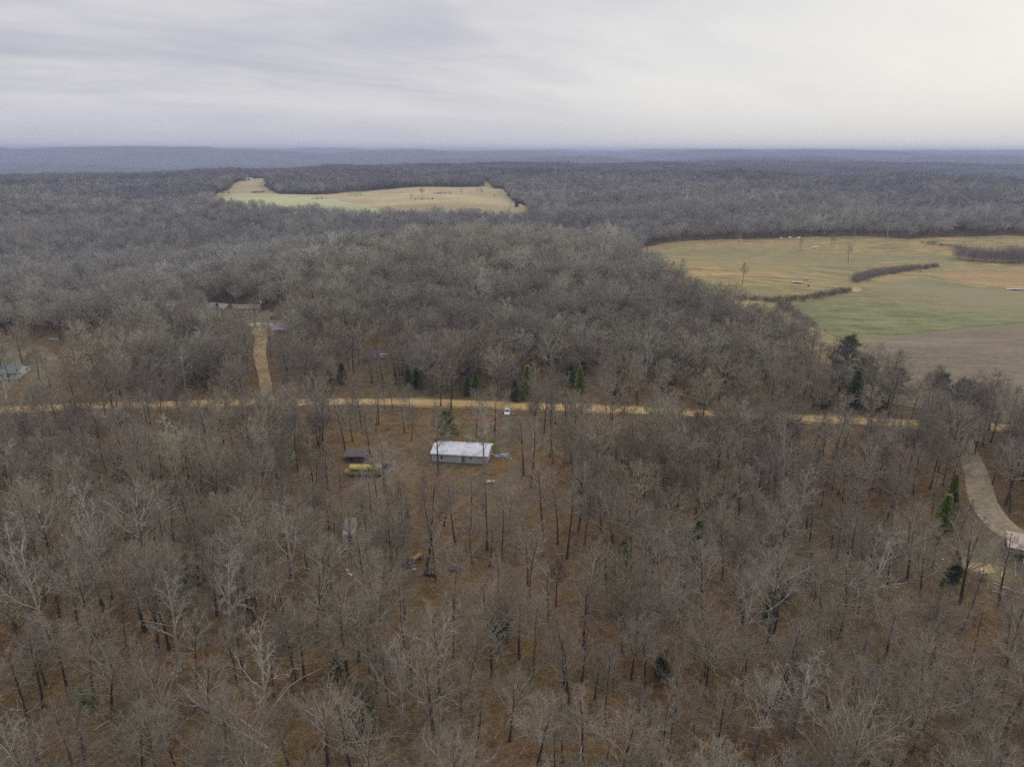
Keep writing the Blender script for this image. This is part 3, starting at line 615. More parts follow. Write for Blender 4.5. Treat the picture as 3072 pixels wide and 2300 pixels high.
KEEP = [  # clearings in world outline, trees allowed fraction
 (wpoly([(850,884),(1135,888),(1160,960),(1200,1040),(1170,1130),(1040,1150),(880,1125),(800,1075),(715,1060),(700,985),(800,960),(860,930)]), 0.05),
 (wpoly([(535,930),(620,930),(612,872),(604,800),(622,745),(630,680),(614,672),(560,667),(440,666),(440,700),(480,720),(520,740),(535,780),(540,830)]), 0.05),
 (wpoly([(-80,722),(120,735),(170,800),(170,868),(60,905),(-80,900)]), 0.08),
 (wpoly([(120,740),(250,735),(300,800),(170,868),(140,830)]), 0.4),
 (wpoly([(720,738),(860,738),(870,860),(720,860)]), 0.25),
 (wpoly([(2065,1190),(2110,1150),(2230,1140),(2400,1180),(2400,1340),(2212,1305),(2120,1275),(2060,1260)]), 0.05),
 (wpoly([(700,1110),(780,1110),(780,1240),(700,1240)]), 0.15), (wpoly([(860,1180),(960,1180),(960,1300),(860,1300)]), 0.15),
 (wpoly([(425,1480),(600,1600),(585,1640),(380,1520)]), 0.0), (wpoly([(480,1430),(720,1430),(720,1580),(560,1600),(480,1520)]), 0.25),
 (wpoly([(1130,890),(1300,895),(1300,1150),(1230,1290),(1160,1440),(960,1470),(760,1360),(690,1150),(700,1100),(1150,1120)]), 0.62),
 (wpoly([(1770,825),(1900,815),(1960,905),(1780,912)]), 0.6), (wpoly([(1080,815),(1700,830),(1700,892),(1080,872)]), 0.5),
 (wpoly([(2085,990),(2120,985),(2180,1060),(2240,1110),(2240,1230),(2150,1200),(2080,1130),(2070,1040)]), 0.12),
 (wpoly([(1250,893),(1720,913),(1720,975),(1250,965)]), 0.26), (wpoly([(-200,900),(0,892),(300,880),(850,875),(850,950),(300,965),(-200,990)]), 0.36), (wpoly([(1720,910),(1980,922),(1980,980),(1720,975)]), 0.40), (wpoly([(2090,1275),(2230,1300),(2260,1420),(2120,1400)]), 0.35)]
FIELDS = [MEADOW, UPPER, GREEN, UPYARD]
LINES = [(ROADL, 5.2), (UPDRV, 4.0), (HDRV, 4.0), (RLOW, 5.0)]
def linedist(X, Y, line):
    best = np.full(X.shape, 1e9)
    for a, b in zip(line[:-1], line[1:]):
        dx, dy = b.x-a.x, b.y-a.y; q = dx*dx+dy*dy+1e-9; t = np.clip(((X-a.x)*dx+(Y-a.y)*dy)/q, 0, 1)
        best = np.minimum(best, np.hypot(X-a.x-t*dx, Y-a.y-t*dy))
    return best
def vnoise(X, Y, s, seed):
    r = np.random.RandomState(seed); o = np.zeros(np.shape(X))
    for k in range(7):
        a, ph, w = r.uniform(0, 2*pi), r.uniform(0, 2*pi), s*r.uniform(.5, 1.6); o = o+np.sin((X*cos(a)+Y*sin(a))*2*pi/w+ph)
    return o/3.5
def jgrid(cell, y0, y1, halfang, extra, r):
    W_ = y1*tan(halfang)+extra
    X, Y = np.meshgrid(np.arange(-W_, W_, cell), np.arange(y0, y1, cell)); X = X.ravel(); Y = Y.ravel()
    k = np.abs(X) < Y*tan(halfang)+extra; X, Y = X[k], Y[k]
    return X+r.uniform(-.48, .48, X.size)*cell, Y+r.uniform(-.48, .48, X.size)*cell
def allowed(X, Y, r, wood=True):
    k = np.ones(X.size, bool)
    for f in FIELDS: k &= ~inpoly(X, Y, f)
    for l, w in LINES:
        nr = np.hypot(X, Y) < 600; dd = np.full(X.size, 1e9); dd[nr] = linedist(X[nr], Y[nr], l); k &= dd > w*np.where((l is ROADL) & ((X < -62) | (X > 95)), 0.58, 0.85)
    if wood:
        u = r.uniform(0, 1, X.size)
        for pl, fr in KEEP: k &= ~(inpoly(X, Y, pl) & (u > fr))
    return k
fr = np.random.RandomState(42)
hand = [(*at(a, b)[:2], k, s) for a, b, k, s in YARD]+[(*at(a, b)[:2], k, fr.uniform(.92, 1.12)) for a, b, k in FRONT]
hx = np.array([h[0] for h in hand]); hy = np.array([h[1] for h in hand])
ev = [(*at(a, b)[:2],) for a, b, *_ in EVER]; ex = np.array([e[0] for e in ev]); ey = np.array([e[1] for e in ev])
X, Y = jgrid(5.9, 40, 520, R(45), 22, fr)
k = allowed(X, Y, fr) & (fr.uniform(0, 1, X.size) < 0.95+0.20*vnoise(X, Y, 60, 5)); X, Y = X[k], Y[k]
dm = np.min(np.hypot(X[:, None]-hx[None], Y[:, None]-hy[None]), 1); de = np.min(np.hypot(X[:, None]-ex[None], Y[:, None]-ey[None]), 1)
k = (dm > 4.6) & (de > 3.2); X, Y = X[k], Y[k]
KW = np.array([1.2, 1.1, 1.1, 1.0, .9, 1.1, 1.1, 1.1, .22, .3, 1.2, .8, 1.2, 1.1, 1.0, 1.1, 1.1, 1.1]); NK = len(STYLES); KW /= KW.sum()
idx = fr.choice(len(STYLES), X.size, p=KW); ffar = (np.hypot(X, Y) > 250) & np.isin(idx, [3, 9, 10, 15, 16]) & (fr.uniform(0, 1, X.size) < .7); idx[ffar] = fr.choice([0, 4, 6, 11, 12, 17], ffar.sum()); sc = fr.normal(0.98, .13, X.size).clip(.6, 1.3)
# low growth on the valley side, high growth in the middle of the hill
X = np.concatenate([hx, X]); Y = np.concatenate([hy, Y]); idx = np.concatenate([[h[2] for h in hand], idx]).astype(int); sc = np.concatenate([[h[3] for h in hand], sc])
rz = fr.uniform(0, 2*pi, X.size); sq = fr.uniform(.9, 1.12, X.size)
sc = sc*(1+0.10*vnoise(X, Y, 70, 33)); Z = Hf(X, Y)-0.08
HTs = np.array(HT)
bx, by, bd = proj(X, Y, Z); tx, ty, td = proj(X, Y, Z+HTs[idx]*sc)
vis = (bd > 5) & (np.minimum(bx, tx) < 2250) & (np.maximum(bx, tx) > -40) & (ty < 1640) & (ty > 0)
size = np.where(vis, HTs[idx]*sc/bd, 0); size[:len(YARD)] += 1.0; size[len(YARD):len(hand)] += 0.5
order = np.argsort(-size); IND = order[:300]; REST = np.setdiff1d(np.arange(X.size), IND)
print('near trees', X.size, 'individual', len(IND), 'farthest', bd[IND].max())
# mid distance woodland
X2, Y2 = jgrid(6.6, 520, 2150, R(41), 30, fr)
k = allowed(X2, Y2, fr, False) & (fr.uniform(0, 1, X2.size) < 0.95+0.2*vnoise(X2, Y2, 140, 9)); X2, Y2 = X2[k], Y2[k]
KM = KW.copy(); KM[[3, 9, 10, 15, 16]] *= .25; KM /= KM.sum(); i2 = fr.choice(len(STYLES), X2.size, p=KM); s2 = (fr.normal(1.0, .13, X2.size)+0.10*vnoise(X2, Y2, 200, 11)).clip(.6, 1.4)
Z2 = Hf(X2, Y2)-0.3
XR, YR, ZR, iR, sR, rR, qR = X[REST], Y[REST], Z[REST], idx[REST], sc[REST], rz[REST], sq[REST]
lod = np.hypot(XR, YR) > 430
AX = np.concatenate([XR, X2]); AY = np.concatenate([YR, Y2]); AZ = np.concatenate([ZR, Z2])
AI = np.concatenate([iR, i2+np.where(np.hypot(X2, Y2) > 1050, NK, 0)]); AS = np.concatenate([sR, s2]); AQ = np.concatenate([qR*np.where(np.hypot(XR, YR) > 250, 1.15, 1.0), fr.uniform(1.05, 1.4, X2.size)]); AR = np.concatenate([rR, fr.uniform(0, 2*pi, X2.size)])
# far woodland in patches of many trees
X3, Y3 = jgrid(70, 2150, 6000, R(39.5), 60, fr); XF, YF = jgrid(100, 6000, 13500, R(39.5), 60, fr); X3 = np.concatenate([X3, XF]); Y3 = np.concatenate([Y3, YF])
i3 = fr.randint(0, 4, X3.size)+2*NK; Z3 = Hf(X3, Y3)-1.0
s3 = fr.uniform(.9, 1.15, X3.size)*np.where(Y3 > 6000, 1.42, 1.0)
AX = np.concatenate([AX, X3]); AY = np.concatenate([AY, Y3]); AZ = np.concatenate([AZ, Z3]); AI = np.concatenate([AI, i3]); AS = np.concatenate([AS, s3]); AQ = np.concatenate([AQ, np.ones(X3.size)]); AR = np.concatenate([AR, fr.randint(0, 4, X3.size)*pi/2])
print('instances', AX.size, 'patches', X3.size)
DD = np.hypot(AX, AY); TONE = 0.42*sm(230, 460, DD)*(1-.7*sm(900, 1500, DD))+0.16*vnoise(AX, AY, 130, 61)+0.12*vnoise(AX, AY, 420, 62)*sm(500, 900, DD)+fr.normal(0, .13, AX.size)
TONE += 0.22*np.exp(-(((AX+20)/190)**2+((AY-470)/120)**2))                                # crowns on the round hill coloured lighter against the painted shade behind
TONE -= 0.30*np.exp(-(((AX+120)/420)**2+((AY-760)/110)**2))+0.22*np.exp(-(((AX+330)/120)**2+((AY-560)/170)**2))   # shade and haze of the hollows put into the crown colour
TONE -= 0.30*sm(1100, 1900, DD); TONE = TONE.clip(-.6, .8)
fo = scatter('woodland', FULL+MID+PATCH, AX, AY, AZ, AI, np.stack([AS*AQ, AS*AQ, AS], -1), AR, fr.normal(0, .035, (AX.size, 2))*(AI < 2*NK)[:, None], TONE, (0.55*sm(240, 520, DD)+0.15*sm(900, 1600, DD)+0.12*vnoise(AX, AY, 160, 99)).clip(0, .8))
setp(fo, 'bare grey brown winter woodland spreading over the hills to the horizon', 'woodland', None, 'stuff')
# undergrowth
def sapling(seed):
    a, b = gen_tree(seed, 'pole' if seed % 2 else 'slim', 7.5, 3); b = b.copy(); b[:, 6:8] = np.maximum(b[:, 6:8]*.8, .011); a = a.copy(); a[:, 6:8] *= .8; a[:, 9] = 0; b[:, 9] = 0
    return npmesh('undergrowth_sapling', *tubes(np.vstack([a, b]), lambda l: 3)[:2], [M_brush])
SAPL = [sapling(900+k) for k in range(4)]
X4, Y4 = jgrid(3.2, 45, 430, R(43), 10, fr)
k = allowed(X4, Y4, fr, True) & (fr.uniform(0, 1, X4.size) < 0.42+0.4*vnoise(X4, Y4, 45, 21)); X4, Y4 = X4[k], Y4[k]
un = scatter('undergrowth', SHRUB+SAPL, X4, Y4, Hf(X4, Y4), np.where(fr.uniform(0, 1, X4.size) < .3, fr.randint(4, 8, X4.size), fr.randint(0, 4, X4.size)), (fr.uniform(.3, 1.15, X4.size)[:, None]*np.ones(3)[None]), fr.uniform(0, 2*pi, X4.size))
setp(un, 'low bare reddish brush growing between the trees', 'undergrowth', None, 'stuff')
print('undergrowth', X4.size)

SNAME = {'oak': 'broad crowned', 'tall': 'tall straight', 'vase': 'forked', 'slim': 'slender', 'wide': 'low spreading', 'pale': 'pale limbed', 'snag': 'half dead', 'pole': 'thin small topped'}
IND_OBJ = []
for i in IND:
    t = thing('bare_tree', (X[i], Y[i], Z[i]), rz[i]); t.scale = (sc[i]*sq[i], sc[i]*sq[i], sc[i]); t.rotation_euler = (fr.normal(0, .05), fr.normal(0, .05), rz[i])
    for nm, me in zip(('trunk', 'crown'), NEAR[idx[i]]):
        o = bpy.data.objects.new(nm, me); C.objects.link(o); o.parent = t
    setp(t, 'bare tree', 'tree', 'bare trees of the near wood')
    IND_OBJ.append((t, float(bx[i]), float(by[i]), SNAME[STYLES[idx[i]]]))
# ------------------------------------------------------------------ evergreens
def leaf_mat(name, c1, c2):
    m = bpy.data.materials.new(name); m.use_nodes = True; t = m.node_tree; b = t.nodes['Principled BSDF']
    tcn = N(t, 'ShaderNodeTexCoord'); nz = N(t, 'ShaderNodeTexNoise', i_Scale=2.2, i_Detail=4.0); t.links.new(tcn.outputs['Object'], nz.inputs['Vector'])
    rp = ramp(t, [(0.35, c1), (0.65, c2)]); t.links.new(nz.outputs[0], rp.inputs[0]); t.links.new(rp.outputs[0], b.inputs['Base Color'])
    b.inputs['Roughness'].default_value = 0.8; b.inputs['Specular IOR Level'].default_value = 0.2; return m
M_dark = leaf_mat('cedar_foliage', (0.090, 0.125, 0.045), (0.160, 0.200, 0.070))
M_bright = leaf_mat('bright_foliage', (0.20, 0.27, 0.045), (0.30, 0.37, 0.07))
M_pine = leaf_mat('pine_needles', (0.090, 0.128, 0.050), (0.155, 0.195, 0.080))
def sprays(cent, dirs, L, w, r):
    """leaf sprays: two crossed slim quads each"""
    n = len(cent); d = dirs/np.linalg.norm(dirs, axis=1, keepdims=True); a = r.normal(0, 1, (n, 3)); u = np.cross(d, a); u /= np.linalg.norm(u, axis=1, keepdims=True); v = np.cross(d, u)
    Ls = L*r.uniform(.6, 1.3, (n, 1)); q = []
    for s_ in (u, v):
        q.append(np.stack([cent-s_*w*.5, cent+s_*w*.5, cent+d*Ls+s_*w*.35, cent+d*Ls-s_*w*.35], 1))
    V = np.concatenate(q, 0).reshape(-1, 3); return V, np.arange(len(V)).reshape(-1, 4)
def cedar(seed, h=9.0, n=2600, fat=0.21):
    r = np.random.RandomState(seed); z = r.uniform(0.03, 1, n)**0.9; ph = r.uniform(0, 2*pi, n)
    lump = 1+0.30*np.sin(3*ph+z*9+r.uniform(0, 6))+0.25*np.sin(5*ph-z*17)+0.2*np.sin(z*31+2*ph)
    rad = h*fat*np.minimum(1-z+0.04, (z+0.10)*2.6)*lump*np.sqrt(r.uniform(.15, 1, n))
    c = np.stack([rad*np.cos(ph), rad*np.sin(ph), z*h], 1); d = np.stack([np.cos(ph), np.sin(ph), r.uniform(.3, 1.3, n)], 1)+r.normal(0, .25, (n, 3))
    return sprays(c, d, h*0.06, h*0.020, r)
def pine(seed, h=11.0):
    r = np.random.RandomState(seed); cs, ds, br = [], [], []
    for j in range(34):
        f = 0.16+0.84*(j+r.uniform(0, 1))/34; ph = j*2.4+r.uniform(-.4, .4); L_ = h*0.42*(1.08-f)*r.uniform(.7, 1.2)+0.5; e = 0.15+0.6*f
        d = np.array([cos(ph), sin(ph), e]); p0 = np.array([0, 0, f*h]); p1 = p0+d*L_; br.append((*p0, *p1, .05, .02, 1, 0))
        for k in range(6):
            g = 0.35+0.65*k/5; c = p0+d*L_*g+r.normal(0, .12, 3); m = 22
            cs.append(c+r.normal(0, .22+.12*g, (m, 3))); ds.append(r.normal(0, .6, (m, 3))+d+[0, 0, .3])
    V, Q = sprays(np.vstack(cs), np.vstack(ds), 0.42, 0.10, r)
    tr = [(0, 0, -.2, 0, 0, h*.5, .19, .13, 0, 0), (0, 0, h*.5, 0, 0, h*.98, .13, .03, 0, 0)]+br
    return V, Q, tr
EVM = []
for kind, mt in ((0, M_dark), (1, M_bright), (2, M_pine)):
    row = []
    for s_ in range(2):
        if kind < 2: V, Q = cedar(5+kind*3+s_, 9.0, 2600, 0.24 if kind == 0 else 0.19); tr = [(0, 0, -.2, 0, 0, 8.3, .12, .02, 0, 0)]
        else: V, Q, tr = pine(30+s_)
        row.append((npmesh('trunk', *tubes(np.array(tr), lambda l: 6)[:2], [M_trunk]), npmesh('crown', V, Q, [mt])))
    EVM.append(row)
rs_ = np.random.RandomState(77)
for x0, x1, y0, y1, n_ in ((1180, 1760, 775, 850, 14), (1240, 1720, 930, 1010, 8), (1300, 2150, 1100, 1600, 10), (80, 800, 1050, 1600, 9), (560, 1130, 800, 850, 7)):
    for _ in range(n_):
        q_ = (rs_.uniform(x0, x1), rs_.uniform(y0, y1)); w_ = at(*q_)
        if any(f_ < .3 and inpoly(w_.x, w_.y, pl) for pl, f_ in KEEP) or inpoly(w_.x, w_.y, MEADOW) or (690 < q_[0] < 800 and 1000 < q_[1] < 1230): continue
        EVER.append((*q_, int(rs_.choice([0, 0, 1])), rs_.uniform(3, 7.5) if y0 > 900 else rs_.uniform(6, 10.5), None))
    if 0: EVER.append((rs_.uniform(x0, x1), rs_.uniform(y0, y1), int(rs_.choice([0, 0, 1])), rs_.uniform(3, 7.5) if y0 > 900 else rs_.uniform(6, 10.5), None))
EV_OBJ = []
for i, (a, b, kd, hh, lab) in enumerate(EVER):
    p = at(a, b); t = thing('pine_tree' if kd == 2 else 'evergreen_tree', p-Vector((0, 0, .1)), fr.uniform(0, 6.28), lab, 'evergreen tree')
    if lab is None: EV_OBJ.append((t, a, b, 'green' if kd else 'dark')); setp(t, 'evergreen', 'evergreen tree', 'young evergreens in the wood')
    s_ = hh/(11.0 if kd == 2 else 9.0); t.scale = (s_*fr.uniform(.95, 1.25), s_*fr.uniform(.95, 1.25), s_)
    for nm, me in zip(('trunk', 'crown'), EVM[kd][i % 2]):
        o = bpy.data.objects.new(nm, me); C.objects.link(o); o.parent = t

# ------------------------------------------------------------------ trees standing alone in the fields
def lone(a, b, ytop, k, lab, g=None):
    p = at(a, b); bxx, byy, dd = proj(p.x, p.y, p.z); h = (b-ytop)/F*float(dd)/cos(PITCH-0.1)
    t = thing('field_tree', p-Vector((0, 0, .1)), fr.uniform(0, 6.28), lab, 'tree', g); s_ = h/HT[k]; t.scale = (s_, s_, s_)
    for nm, me in zip(('trunk', 'crown'), NEAR[k]):
        o = bpy.data.objects.new(nm, me); C.objects.link(o); o.parent = t
for args in [(1596, 527, 499, 3, 'lone slender tree at the far left of the meadow near the treeline'), (1728, 544, 512, 10, 'thin bare tree in the meadow left of the white feeder'),
             (1794, 534, 504, 3, 'left of two tall bare trees standing together in the meadow'), (1800, 533, 505, 5, 'right of two tall bare trees standing together in the meadow'),
             (1832, 569, 527, 10, 'bare tree in the middle of the meadow above the brush row'), (1603, 615, 566, 3, 'bare pole like tree on the left side of the meadow'), (1844, 521, 500, 10, 'small tree at the top edge of the meadow'),
             (912, 425, 405, 4, 'spreading tree in the middle of the upper field'), (996, 422, 407, 10, 'small tree right of the spreading one in the upper field'), (1040, 424, 405, 0, 'round tree near the right end of the upper field'),
             (1031, 418, 403, 3, 'slim tree behind the round one in the upper field'), (889, 436, 420, 3, 'thin tree low in the upper field'), (1068, 431, 420, 4, 'low tree by the right edge of the upper field'),
             (551, 706, 640, 10, 'big dark tree standing in the farm yard'), (541, 692, 645, 9, 'slim dark trunk left of the big farm yard tree'), (554, 684, 635, 9, 'tree behind the big farm yard tree'), (604, 693, 655, 6, 'brownish tree beside the black car'),
             (44, 826, 770, 9, 'dark crooked tree in front of the grey roofed house'), (92, 796, 752, 9, 'dark tree just right of the grey roofed house'), (110, 840, 775, 3, 'tall dark tree to the right of the house at left'), (138, 842, 790, 9, 'dark wide tree right of the house yard')]:
    lone(*args)

# ------------------------------------------------------------------ hedges and brush in the fields
M_hedge = wood_mat('hedge_twigs', [(0, (0.19, 0.16, 0.14)), (1, (0.25, 0.21, 0.18))], 0.5)
def brush(name, pts, w, h, step, lab, cat='brush'):
    line = catmull([at(a, b) for a, b in pts], 5); r = np.random.RandomState(len(pts)*7+int(pts[0][0])); V, Q, off = [], [], 0
    for a, b in zip(line[:-1], line[1:]):
        L_ = (b-a).length; n = max(1, int(L_/step*3.2))
        for k in range(n):
            q = a+(b-a)*((k+r.uniform(0, 1))/n); x = q.x+r.normal(0, w*.35); y = q.y+r.normal(0, w*.35); s_ = shrub_mesh(r.randint(0, 40), h*r.uniform(.6, 1.2), 6, 4)
            s_[:, 6:8] = np.maximum(s_[:, 6:8], 0.020)
            s_[:, [0, 3]] += x; s_[:, [1, 4]] += y; s_[:, [2, 5]] += H(x, y); v, qd, _ = tubes(s_, lambda l: 3); V.append(v); Q.append(qd+off); off += len(v)
    me = npmesh(name, np.vstack(V), np.vstack(Q), [M_hedge]); o = bpy.data.objects.new(name, me); C.objects.link(o); return setp(o, lab, cat)
brush('brush_row', [(1592, 646), (1640, 650), (1690, 652), (1750, 645), (1800, 637), (1834, 630)], 4.5, 3.2, 1.5, 'dark brush row along the left edge of the green pasture')
brush('brush_row', [(1848, 611), (1868, 602), (1900, 594), (1940, 588), (1975, 583)], 6.5, 4.6, 1.3, 'thick curved brush row in the middle of the meadow')
brush('brush_mound', [(1978, 582), (2000, 580), (2022, 576)], 5, 3.4, 1.4, 'brush mound with white rubble at the end of the curved row')
brush('brush_row', [(1995, 526), (2032, 531), (2060, 536), (2090, 543)], 5, 3.5, 2.0, 'dark brush strip high on the right of the meadow')
brush('brush_row', [(1686, 662), (1706, 676), (1728, 692), (1750, 708)], 4, 4, 1.3, 'dark brush line between the wood and the green pasture')
th = brush('thicket', [(2080, 560), (2120, 566), (2170, 568), (2230, 566), (2300, 560)], 16, 13, 1.0, 'big rounded bare thicket at the right edge of the meadow', 'thicket')
for k, (a, b, w2, lab) in enumerate([(560, 417, 14, 'dark brush clump left in the upper field below the wood'), (488, 419, 10, 'brush clump near the left tip of the upper field'), (690, 431, 16, 'dark brush in the middle of the upper field'),
                                     (920, 432, 22, 'long low brush strip low in the upper field'), (955, 419, 20, 'brush strip in the upper field right of the spreading tree'), (770, 423, 16, 'brush strip at the back of the upper field')]):
    brush('brush_patch', [(a-w2, b+1), (a, b), (a+w2, b-1)], 5, 4, 4.0, lab)

# ------------------------------------------------------------------ building helpers
def local(o, mbv): return mbv
M_white = mat('white_metal', (0.58, 0.58, 0.60), 0.6, .3, .16, 0.9, dirt=(0.27, 0.25, 0.23))
M_siding = mat('grey_siding', (0.40, 0.40, 0.44), 0.75, .3, .10, 1.4, dirt=(0.30, 0.29, 0.29))
M_trim = mat('white_trim', (0.66, 0.65, 0.60), 0.6)
M_glass = mat('dark_glass', (0.035, 0.045, 0.05), 0.12, .6)
M_glassg = mat('green_glass', (0.10, 0.14, 0.13), 0.2, .6)
M_curtain = mat('door_panel', (0.42, 0.46, 0.38), 0.7, .3, .1, 3)
M_block = mat('skirting', (0.22, 0.17, 0.12), 0.9, .2, .3, 2)
M_oldwood = mat('weathered_wood', (0.17, 0.14, 0.12), 0.95, .1, .35, 2.5)
M_darkwood = mat('dark_boards', (0.065, 0.058, 0.055), 0.9, .1, .35, 2)
M_oldroof = mat('old_tin', (0.13, 0.105, 0.095), 0.85, .3, .25, 1.0, dirt=(0.07, 0.05, 0.04))
M_yellow = mat('bus_yellow', (0.42, 0.34, 0.085), 0.6, .3, .15, 0.9, dirt=(0.24, 0.20, 0.08))
M_black = mat('black_rubber', (0.02, 0.02, 0.022), 0.8)
M_carw = mat('white_car_paint', (0.74, 0.74, 0.75), 0.3, .5)
M_carb = mat('black_car_paint', (0.02, 0.021, 0.025), 0.3, .5)
M_carg = mat('grey_car_paint', (0.14, 0.15, 0.17), 0.35, .5)
M_lamp = mat('lamp_glass', (0.55, 0.55, 0.52), 0.2, .6)
M_steel = mat('dull_steel', (0.16, 0.165, 0.175), 0.55, .5, .3, 2, metal=.4)
M_navy = mat('navy_roof', (0.060, 0.060, 0.105), 0.5, .4, .15, .6)
M_rust = mat('rusty_orange', (0.36, 0.22, 0.075), 0.8, .2, .25, 2.0)
M_pinkroof = mat('pinkish_roof', (0.40, 0.315, 0.26), 0.7, .3, .10, .9, dirt=(0.40, 0.29, 0.22))
M_ribbed = mat('lilac_ribbed_metal', (0.27, 0.26, 0.33), 0.55, .4, .1, 1.5)
M_greenroof = mat('grey_green_shingle', (0.175, 0.20, 0.19), 0.9, .2, .15, 2)
M_greyroof = mat('grey_roof', (0.26, 0.255, 0.26), 0.8, .3, .2, 1.2)
M_blue = mat('blue_tarp', (0.26, 0.29, 0.50), 0.6, .3, .3, 1.5)
M_litew = mat('white_scrap', (0.62, 0.61, 0.58), 0.7)
M_log = mat('peeled_log', (0.40, 0.34, 0.17), 0.8, .2, .15, 3)
M_pole = mat('pale_pole', (0.50, 0.47, 0.44), 0.8, .2, .15, 3)
M_deadwood = mat('bare_dead_wood', (0.42, 0.375, 0.32), 0.9, .2, .2, 1.5)
M_utility = mat('pole_wood', (0.30, 0.28, 0.25), 0.9)
M_purple = mat('purple_cloth', (0.28, 0.17, 0.34), 0.8)
M_hose = mat('yellow_hose', (0.55, 0.46, 0.20), 0.6)
M_brownw = mat('brown_wall', (0.24, 0.17, 0.12), 0.9, .2, .2, 1.5)
def gable(t, w, d, h, rh, over, mroof, name='roof', parts=None, thick=.12):
    """roof with its ridge along x, standing on walls of height h; origin at the middle of the floor"""
    m = MB(); yo, xo = d/2+over, w/2+over; ez = h-rh*over/(d/2)
    m.prism([(-yo, ez), (0, h+rh), (yo, ez), (yo, ez+thick), (0, h+rh+thick*1.15), (-yo, ez+thick)], -xo, xo)
    return m.build(name, mroof, t)
def walls(t, w, d, h, rh, mw, name='wall', z0=0.0):
    m = MB(); prof = [(-d/2, z0), (-d/2, h-.004), (0, h+rh-.006), (d/2, h-.004), (d/2, z0)]
    m.prism(prof, -w/2, w/2); return m.build(name, mw, t)
def opening(t, name, x, y, z, w, h, side, mframe, mpane, kids=True):
    """window or door proud of the wall; side = -1 front (-y), 1 back, 2 right (+x), -2 left"""
    m = MB(); q = .06
    if abs(side) == 1: m.box((x, y+side*q/2, z), (w, q, h))
    else: m.box((x+(1 if side > 0 else -1)*q/2, y, z), (q, w, h))
    f = m.build(name, mframe, t); p = MB(); g = .09
    if abs(side) == 1: p.box((x, y+side*(q+.01), z), (w-2*g, .03, h-2*g))
    else: p.box((x+(1 if side > 0 else -1)*(q+.01), y, z), (.03, w-2*g, h-2*g))
    p.build('pane', mpane, f); return f

# white home
A, B = at(933.4, 998.5), at(1052.7, 1003.5); mid = (A+B)/2; ang = atan2(B.y-A.y, B.x-A.x); Lh = (Vector((B.x, B.y))-Vector((A.x, A.y))).length; Dh = 8.6
cx = mid.x-sin(ang)*Dh/2; cy = mid.y+cos(ang)*Dh/2; zb = min(A.z, B.z)-.1
t = thing('mobile_home', (cx, cy, zb), ang, 'long white roofed single storey home in the clearing', 'house')
walls(t, Lh, Dh, 3.05, .95, M_siding, z0=.55); m = MB(); m.box((0, 0, .25), (Lh-.2, Dh-.2, .61)); m.build('skirting', M_block, t)
rf = gable(t, Lh, Dh, 3.05, .95, .38, M_white)
m = MB()
for k in range(27):
    x = -Lh/2-.3+k*(Lh+.6)/26
    for s_ in (-1, 1): m.tube([(x, s_*(Dh/2+.36), 3.115), (x, s_*.05, 4.135)], .030, 4)
m.build('roof_seams', M_white, rf)
for x, y, hh in ((-3.1, 2.2, 1.0), (1.0, 3.0, 1.3), (5.2, 2.4, .7)):
    m = MB(); m.tube([(x, y, 3.4), (x, y, 3.9+hh*.7)], .09, 8); m.build('vent_pipe', M_steel, rf)
m = MB(); m.prism([(-Dh/2-.40, 2.86), (-Dh/2-.40, 3.05), (-Dh/2-.46, 3.05), (-Dh/2-.46, 2.86)], -Lh/2-.38, Lh/2+.38); m.build('gutter', M_trim, t)
fx = lambda f: -Lh/2+f*Lh
d_ = opening(t, 'sliding_door', fx(.54), -Dh/2, 1.72, 2.05, 2.25, -1, M_trim, M_glassg)
m = MB(); m.box((fx(.54)-.48, -Dh/2-.11, 1.72), (.88, .03, 2.02)); m.build('door_leaf', M_curtain, d_)
m = MB(); [m.box((fx(.54), -Dh/2-.3-k*.28, .5-k*.2), (2.0, .3, .12)) for k in range(3)]; m.build('door_steps', M_oldwood, t)
opening(t, 'window', fx(.178), -Dh/2, 1.9, .8, 1.3, -1, M_trim, M_glass); opening(t, 'window', fx(.70), -Dh/2, 2.1, .9, .8, -1, M_trim, M_glass); opening(t, 'window', fx(.88), -Dh/2, 2.0, 1.0, 1.1, -1, M_siding, M_siding)
opening(t, 'window', Lh/2, 0.5, 2.0, 1.0, 1.0, 2, M_trim, M_glass)

# school bus facing left
A, B = at(746, 1030), at(823, 1031); ang = atan2(B.y-A.y, B.x-A.x); t = thing('school_bus', (B.x-4.9*cos(ang)-sin(ang)*1.2, B.y-4.9*sin(ang)+cos(ang)*1.2, (A.z+B.z)/2), ang, 'faded yellow school bus parked in front of a dark shed', 'bus')
bw, bl = 2.4, 8.6
m = MB(); pr = [(-bw/2, .75), (-bw/2, 2.35), (-bw/2+.10, 2.72), (-bw/2+.45, 2.98), (0, 3.06), (bw/2-.45, 2.98), (bw/2-.10, 2.72), (bw/2, 2.35), (bw/2, .75)]
m.prism(pr, -3.7, 4.9); m.build('body', M_yellow, t)
m = MB(); hp = [(-.95, .7), (-1.0, 1.35), (-.75, 1.66), (.75, 1.66), (1.0, 1.35), (.95, .7)]
n = len(hp); vs = [(-5.1, y*.86, .7+(z-.7)*.84) for y, z in hp]+[(-3.72, y, z) for y, z in hp]
m.add(vs, [(i, (i+1) % n, n+(i+1) % n, n+i) for i in range(n)]+[tuple(range(n-1, -1, -1)), tuple(range(n, 2*n))]); hd = m.build('hood', M_yellow, t)
m = MB(); m.box((-5.13, 0, 1.05), (.06, 1.1, .5)); m.build('grille', M_black, hd)
for s_ in (-1, 1): m = MB(); m.tube([(-5.1, s_*.68, 1.12), (-5.16, s_*.68, 1.12)], .12, 10); m.build('headlight', M_lamp, hd)
m = MB(); m.box((-5.22, 0, .62), (.12, 2.2, .22)); m.build('bumper', M_black, t)
